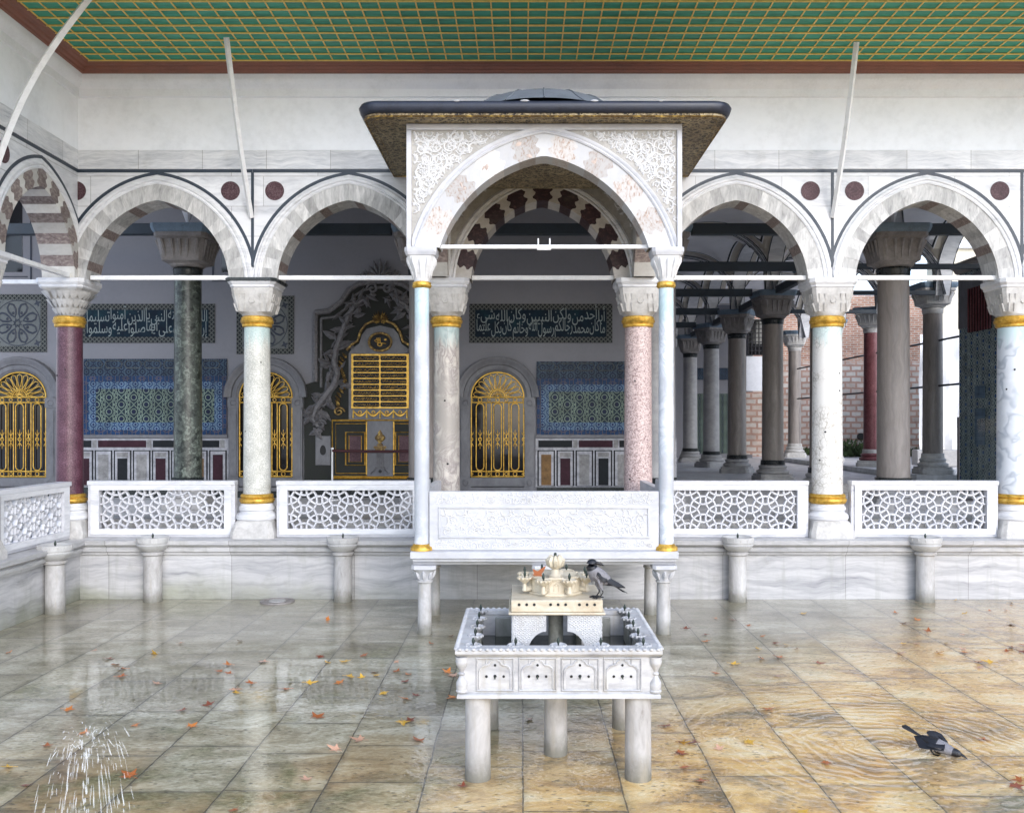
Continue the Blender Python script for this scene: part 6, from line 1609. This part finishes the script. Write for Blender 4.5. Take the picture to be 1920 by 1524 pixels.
# ------------------------------------------------------------------ fallen plane leaves
def leaf_mesh(seed):
    rg = random.Random(seed); mb = MB(); tips = []
    lob = [(-2.35, .55), (-1.25, .92), (0, 1.12), (1.25, .92), (2.35, .55)]; out = []
    for i, (a, L) in enumerate(lob):
        a += rg.uniform(-.12, .12); L *= rg.uniform(.85, 1.1)
        if i: am = (a + pa) / 2; out.append((am, .40 * rg.uniform(.85, 1.15)))
        out += [(a - .28, L * .62), (a - .12, L * .78), (a, L), (a + .12, L * .80), (a + .28, L * .60)]; pa = a
    out.append((PI, .16))
    cu, cv, tw = rg.uniform(.1, .5), rg.uniform(-.1, .45), rg.uniform(-.3, .3)
    def H(x, y): return .03 + cu * y * y * .55 + cv * max(0, x) ** 2 * .55 + tw * x * y * .4 + .03 * math.sin(7 * x + seed) * abs(y)
    c = mb.vert((0, 0, H(0, 0))); ring = []; mid_ = []
    for a, r in out:
        x, y = r * math.cos(a), r * math.sin(a); ring.append(mb.vert((x, y, H(x, y)))); x, y = x * .5, y * .5; mid_.append(mb.vert((x, y, H(x, y) - .015)))
    n = len(out)
    for k in range(n): mb.face((mid_[k], ring[k], ring[(k + 1) % n], mid_[(k + 1) % n])); mb.face((c, mid_[k], mid_[(k + 1) % n]))
    mb.tube([(-.1, 0, H(-.1, 0)), (-.5, .05, .06), (-.85, .02, .03)], [.02, .018, .022], 5)
    return mb
leaf_protos = []
LC = {'orange': (.62, .20, .035), 'yellow': (.72, .42, .05), 'red brown': (.26, .065, .028), 'pale pinkish': (.62, .36, .24), 'rusty': (.45, .13, .03)}
PL = [(42, 612), (443, 603), (510, 640), (545, 668), (585, 688), (572, 725), (735, 617), (852, 567), (740, 758), (1083, 668), (1035, 700), (1087, 710), (1135, 556), (1250, 655), (1190, 755), (1117, 787), (1123, 802), (1462, 755), (1357, 785), (1520, 630), (1552, 660), (1550, 455), (1632, 655), (1655, 725), (1608, 755), (1715, 730), (1720, 625), (1770, 705), (1780, 720), (1815, 803), (1875, 655), (1880, 700), (1915, 830), (1905, 940), (988, 860), (862, 885), (320, 882), (640, 955), (905, 960), (397, 993), (222, 1055), (45, 1155), (120, 1243), (618, 1195), (1500, 917), (1590, 1070), (1705, 1025), (1450, 1213), (1110, 1358), (1915, 750)]
PR = [(105, 703), (240, 658), (318, 665), (198, 730), (198, 760), (385, 690), (447, 737), (428, 792), (445, 835), (520, 830), (510, 768), (555, 775), (600, 792), (318, 860), (243, 900), (520, 912), (480, 1060), (695, 855), (630, 637), (1040, 633), (1080, 680), (1135, 665), (1185, 715), (1305, 577), (1345, 637), (1458, 624), (1530, 622), (1550, 590), (1552, 685), (1330, 730), (1070, 770), (1135, 770), (1262, 768), (1230, 808), (1063, 812), (1340, 795), (1345, 808), (1405, 852), (1410, 875), (1460, 852), (1550, 785), (1530, 803), (1600, 775), (1595, 805), (140, 1210), (95, 1210), (258, 1237), (385, 1205), (85, 1255), (105, 1318), (180, 1380), (730, 1297), (1420, 1195), (1590, 1375), (1570, 1400), (620, 1520)]
PM = [(155, 588), (270, 543), (20, 772), (250, 760), (285, 780), (60, 897), (285, 908), (25, 1048), (80, 1167), (345, 1440), (740, 1037), (1550, 1080), (1640, 1175), (1635, 1240)]
spots = [(x / 2.526, 980 + y / 2.526) for x, y in PL] + [(1240 + x / 2.366, 880 + y / 2.366) for x, y in PR] + [(760 + x / 3.175, 1020 + y / 3.175) for x, y in PM]
fixed = {6: 'yellow', 17: 'yellow', 3: 'orange', 43: 'rusty', 41: 'yellow', 44: 'rusty', 46: 'pale pinkish', 45: 'pale pinkish', 47: 'pale pinkish', 38: 'orange', 36: 'orange', 48: 'rusty'}
special = {6: 'bright yellow leaf standing up on the wet floor at left', 43: 'large rusty maple shaped leaf beside the water spray', 41: 'yellow curled leaf at the left edge near the bottom', 46: 'curled pinkish leaf left of the small fountain legs',
           21: 'small upright yellow brown leaf alone near the back wall at left', 97: 'big rusty leaf right of the fountain near the white one'}
rg = random.Random(31); lm = []
def leaf(i, p, col, size, label, rz, lift=0, tilt=None):
    k = rg.randrange(7); me = leaf_protos[k] if k < len(leaf_protos) else leaf_protos[0]
    o = bpy.data.objects.new('fallen_leaf', me); COL.objects.link(o); o.location = (p.x, p.y, p.z + .008); o.scale = (size, size, size)
    o.rotation_euler = (tilt[0] if tilt else rg.uniform(-.22, .22), tilt[1] if tilt else rg.uniform(-.22, .22), rz); c = LC[col]; j = rg.uniform(.8, 1.15); o.color = (c[0] * j, c[1] * j, c[2] * j, 1)
    o['label'] = label; o['category'] = 'leaf'; o['group'] = 'fallen leaves'; return o
for s_ in range(7):
    o = leaf_mesh(s_).build('fallen_leaf', 'dry_leaf', None, 60); leaf_protos.append(o.data); bpy.data.objects.remove(o)
def zone(p):
    a = 'left' if p.x < -1.2 else ('right' if p.x > 1.2 else 'middle')
    b_ = 'near the bottom edge' if p.y < 7.6 else ('beside the back plinth' if p.y > 11.6 else 'across the court')
    return {'left': 'at left', 'right': 'at right', 'middle': 'around the small fountain'}[a] + ' ' + b_
for i, (px, py) in enumerate(spots):
    p = onfloor(px, py + 2); col = fixed.get(i) or rg.choices(['orange', 'yellow', 'red brown', 'pale pinkish', 'rusty'], [3.4, 2.2, 3.6, 1.6, 4])[0]
    size = rg.uniform(.056, .092) * (1.15 if i in (43, 41, 6, 46, 44, 3) else 1.0)
    if p.y > 11: size *= .9
    leaf(i, p, col, size, special.get(i) or 'dry %s leaf on the wet floor %s' % (col, zone(p)), rg.uniform(0, 6.28), 0, (1.0, .3) if i in (6, 21) else None)
z = .806
for px, py, d, zz, col, lb in ((920, 1208, 7.25, z, 'pale pinkish', 'pale leaf floating in the front left of the small fountain basin'), (1066, 1201, 7.3, z, 'orange', 'orange leaf floating behind the front rim of the fountain basin'), (1143, 1203, 7.25, z, 'pale pinkish', 'pale leaf floating in the front right of the fountain basin'),
                               (988, 1204, 7.35, z, 'rusty', 'rusty leaf under the left arch of the fountain support'), (1007, 1082, 7.62, 1.465, 'rusty', 'curled rusty leaf caught on the top tier of the fountain')):
    p = P(px, py, d); p.z = zz; leaf(0, p, col, .085 if zz > 1 else .07, lb, rg.uniform(0, 6.28), 0, (.5, -.5) if zz > 1 else None)
# ------------------------------------------------------------------ camera, sun, sky
cam = bpy.data.cameras.new('camera'); co = bpy.data.objects.new('camera', cam); COL.objects.link(co)
co.location = (0, 0, EYE); co.rotation_euler = (PI / 2, 0, 0)
cam.sensor_width = 36; cam.lens = 36 * F / 1920; cam.shift_x = -(CX - 960) / 1920; cam.shift_y = (CY - 762) / 1920
cam.clip_start = .05; cam.clip_end = 2000; scene.camera = co
SUN_EL, SUN_AZ, SUN_E = 30, 155, 0.95                          # azimuth clockwise from +y
sd = Vector((math.sin(R(SUN_AZ)) * math.cos(R(SUN_EL)), math.cos(R(SUN_AZ)) * math.cos(R(SUN_EL)), math.sin(R(SUN_EL))))
sl = bpy.data.lights.new('sun', 'SUN'); sl.energy = SUN_E; sl.angle = R(20); sl.color = (1, .985, .97)
so = bpy.data.objects.new('sun', sl); COL.objects.link(so); so.rotation_euler = (-sd).to_track_quat('-Z', 'Y').to_euler(); so.location = (0, -5, 20)
w = bpy.data.worlds.new('World'); scene.world = w; w.use_nodes = True; nt = w.node_tree; bg = nt.nodes['Background']
sk = nt.nodes.new('ShaderNodeTexSky'); sk.sky_type = 'NISHITA'; sk.sun_disc = False; sk.sun_elevation = R(SUN_EL); sk.sun_rotation = R(SUN_AZ); sk.dust_density = 1.2; sk.air_density = 1.0
hs = nt.nodes.new('ShaderNodeHueSaturation'); hs.inputs['Saturation'].default_value = .62; nt.links.new(sk.outputs[0], hs.inputs['Color'])
hs.inputs['Value'].default_value = 2.65; tn = nt.nodes.new('ShaderNodeMix'); tn.data_type = 'RGBA'; tn.blend_type = 'MULTIPLY'; tn.inputs[0].default_value = 1; tn.inputs[7].default_value = (.94, .985, 1.09, 1); nt.links.new(hs.outputs[0], tn.inputs[6]); nt.links.new(tn.outputs[2], bg.inputs[0]); bg.inputs[1].default_value = .15
scene.view_settings.view_transform = 'Standard'; scene.view_settings.look = 'None'; scene.view_settings.exposure = 0; scene.view_settings.gamma = 1
scene.render.engine = 'CYCLES'; cy = scene.cycles; cy.max_bounces = 8; cy.diffuse_bounces = 5; cy.glossy_bounces = 4; cy.transmission_bounces = 6; cy.transparent_max_bounces = 8
cy.caustics_reflective = False; cy.caustics_refractive = False; cy.use_denoising = True; cy.sample_clamp_indirect = 6
try: cy.denoiser = 'OPENIMAGEDENOISE'
except Exception: pass
scene.render.resolution_x = 1024; scene.render.resolution_y = 812
for o in scene.objects:
    if o.get('world') is not None: del o['world']
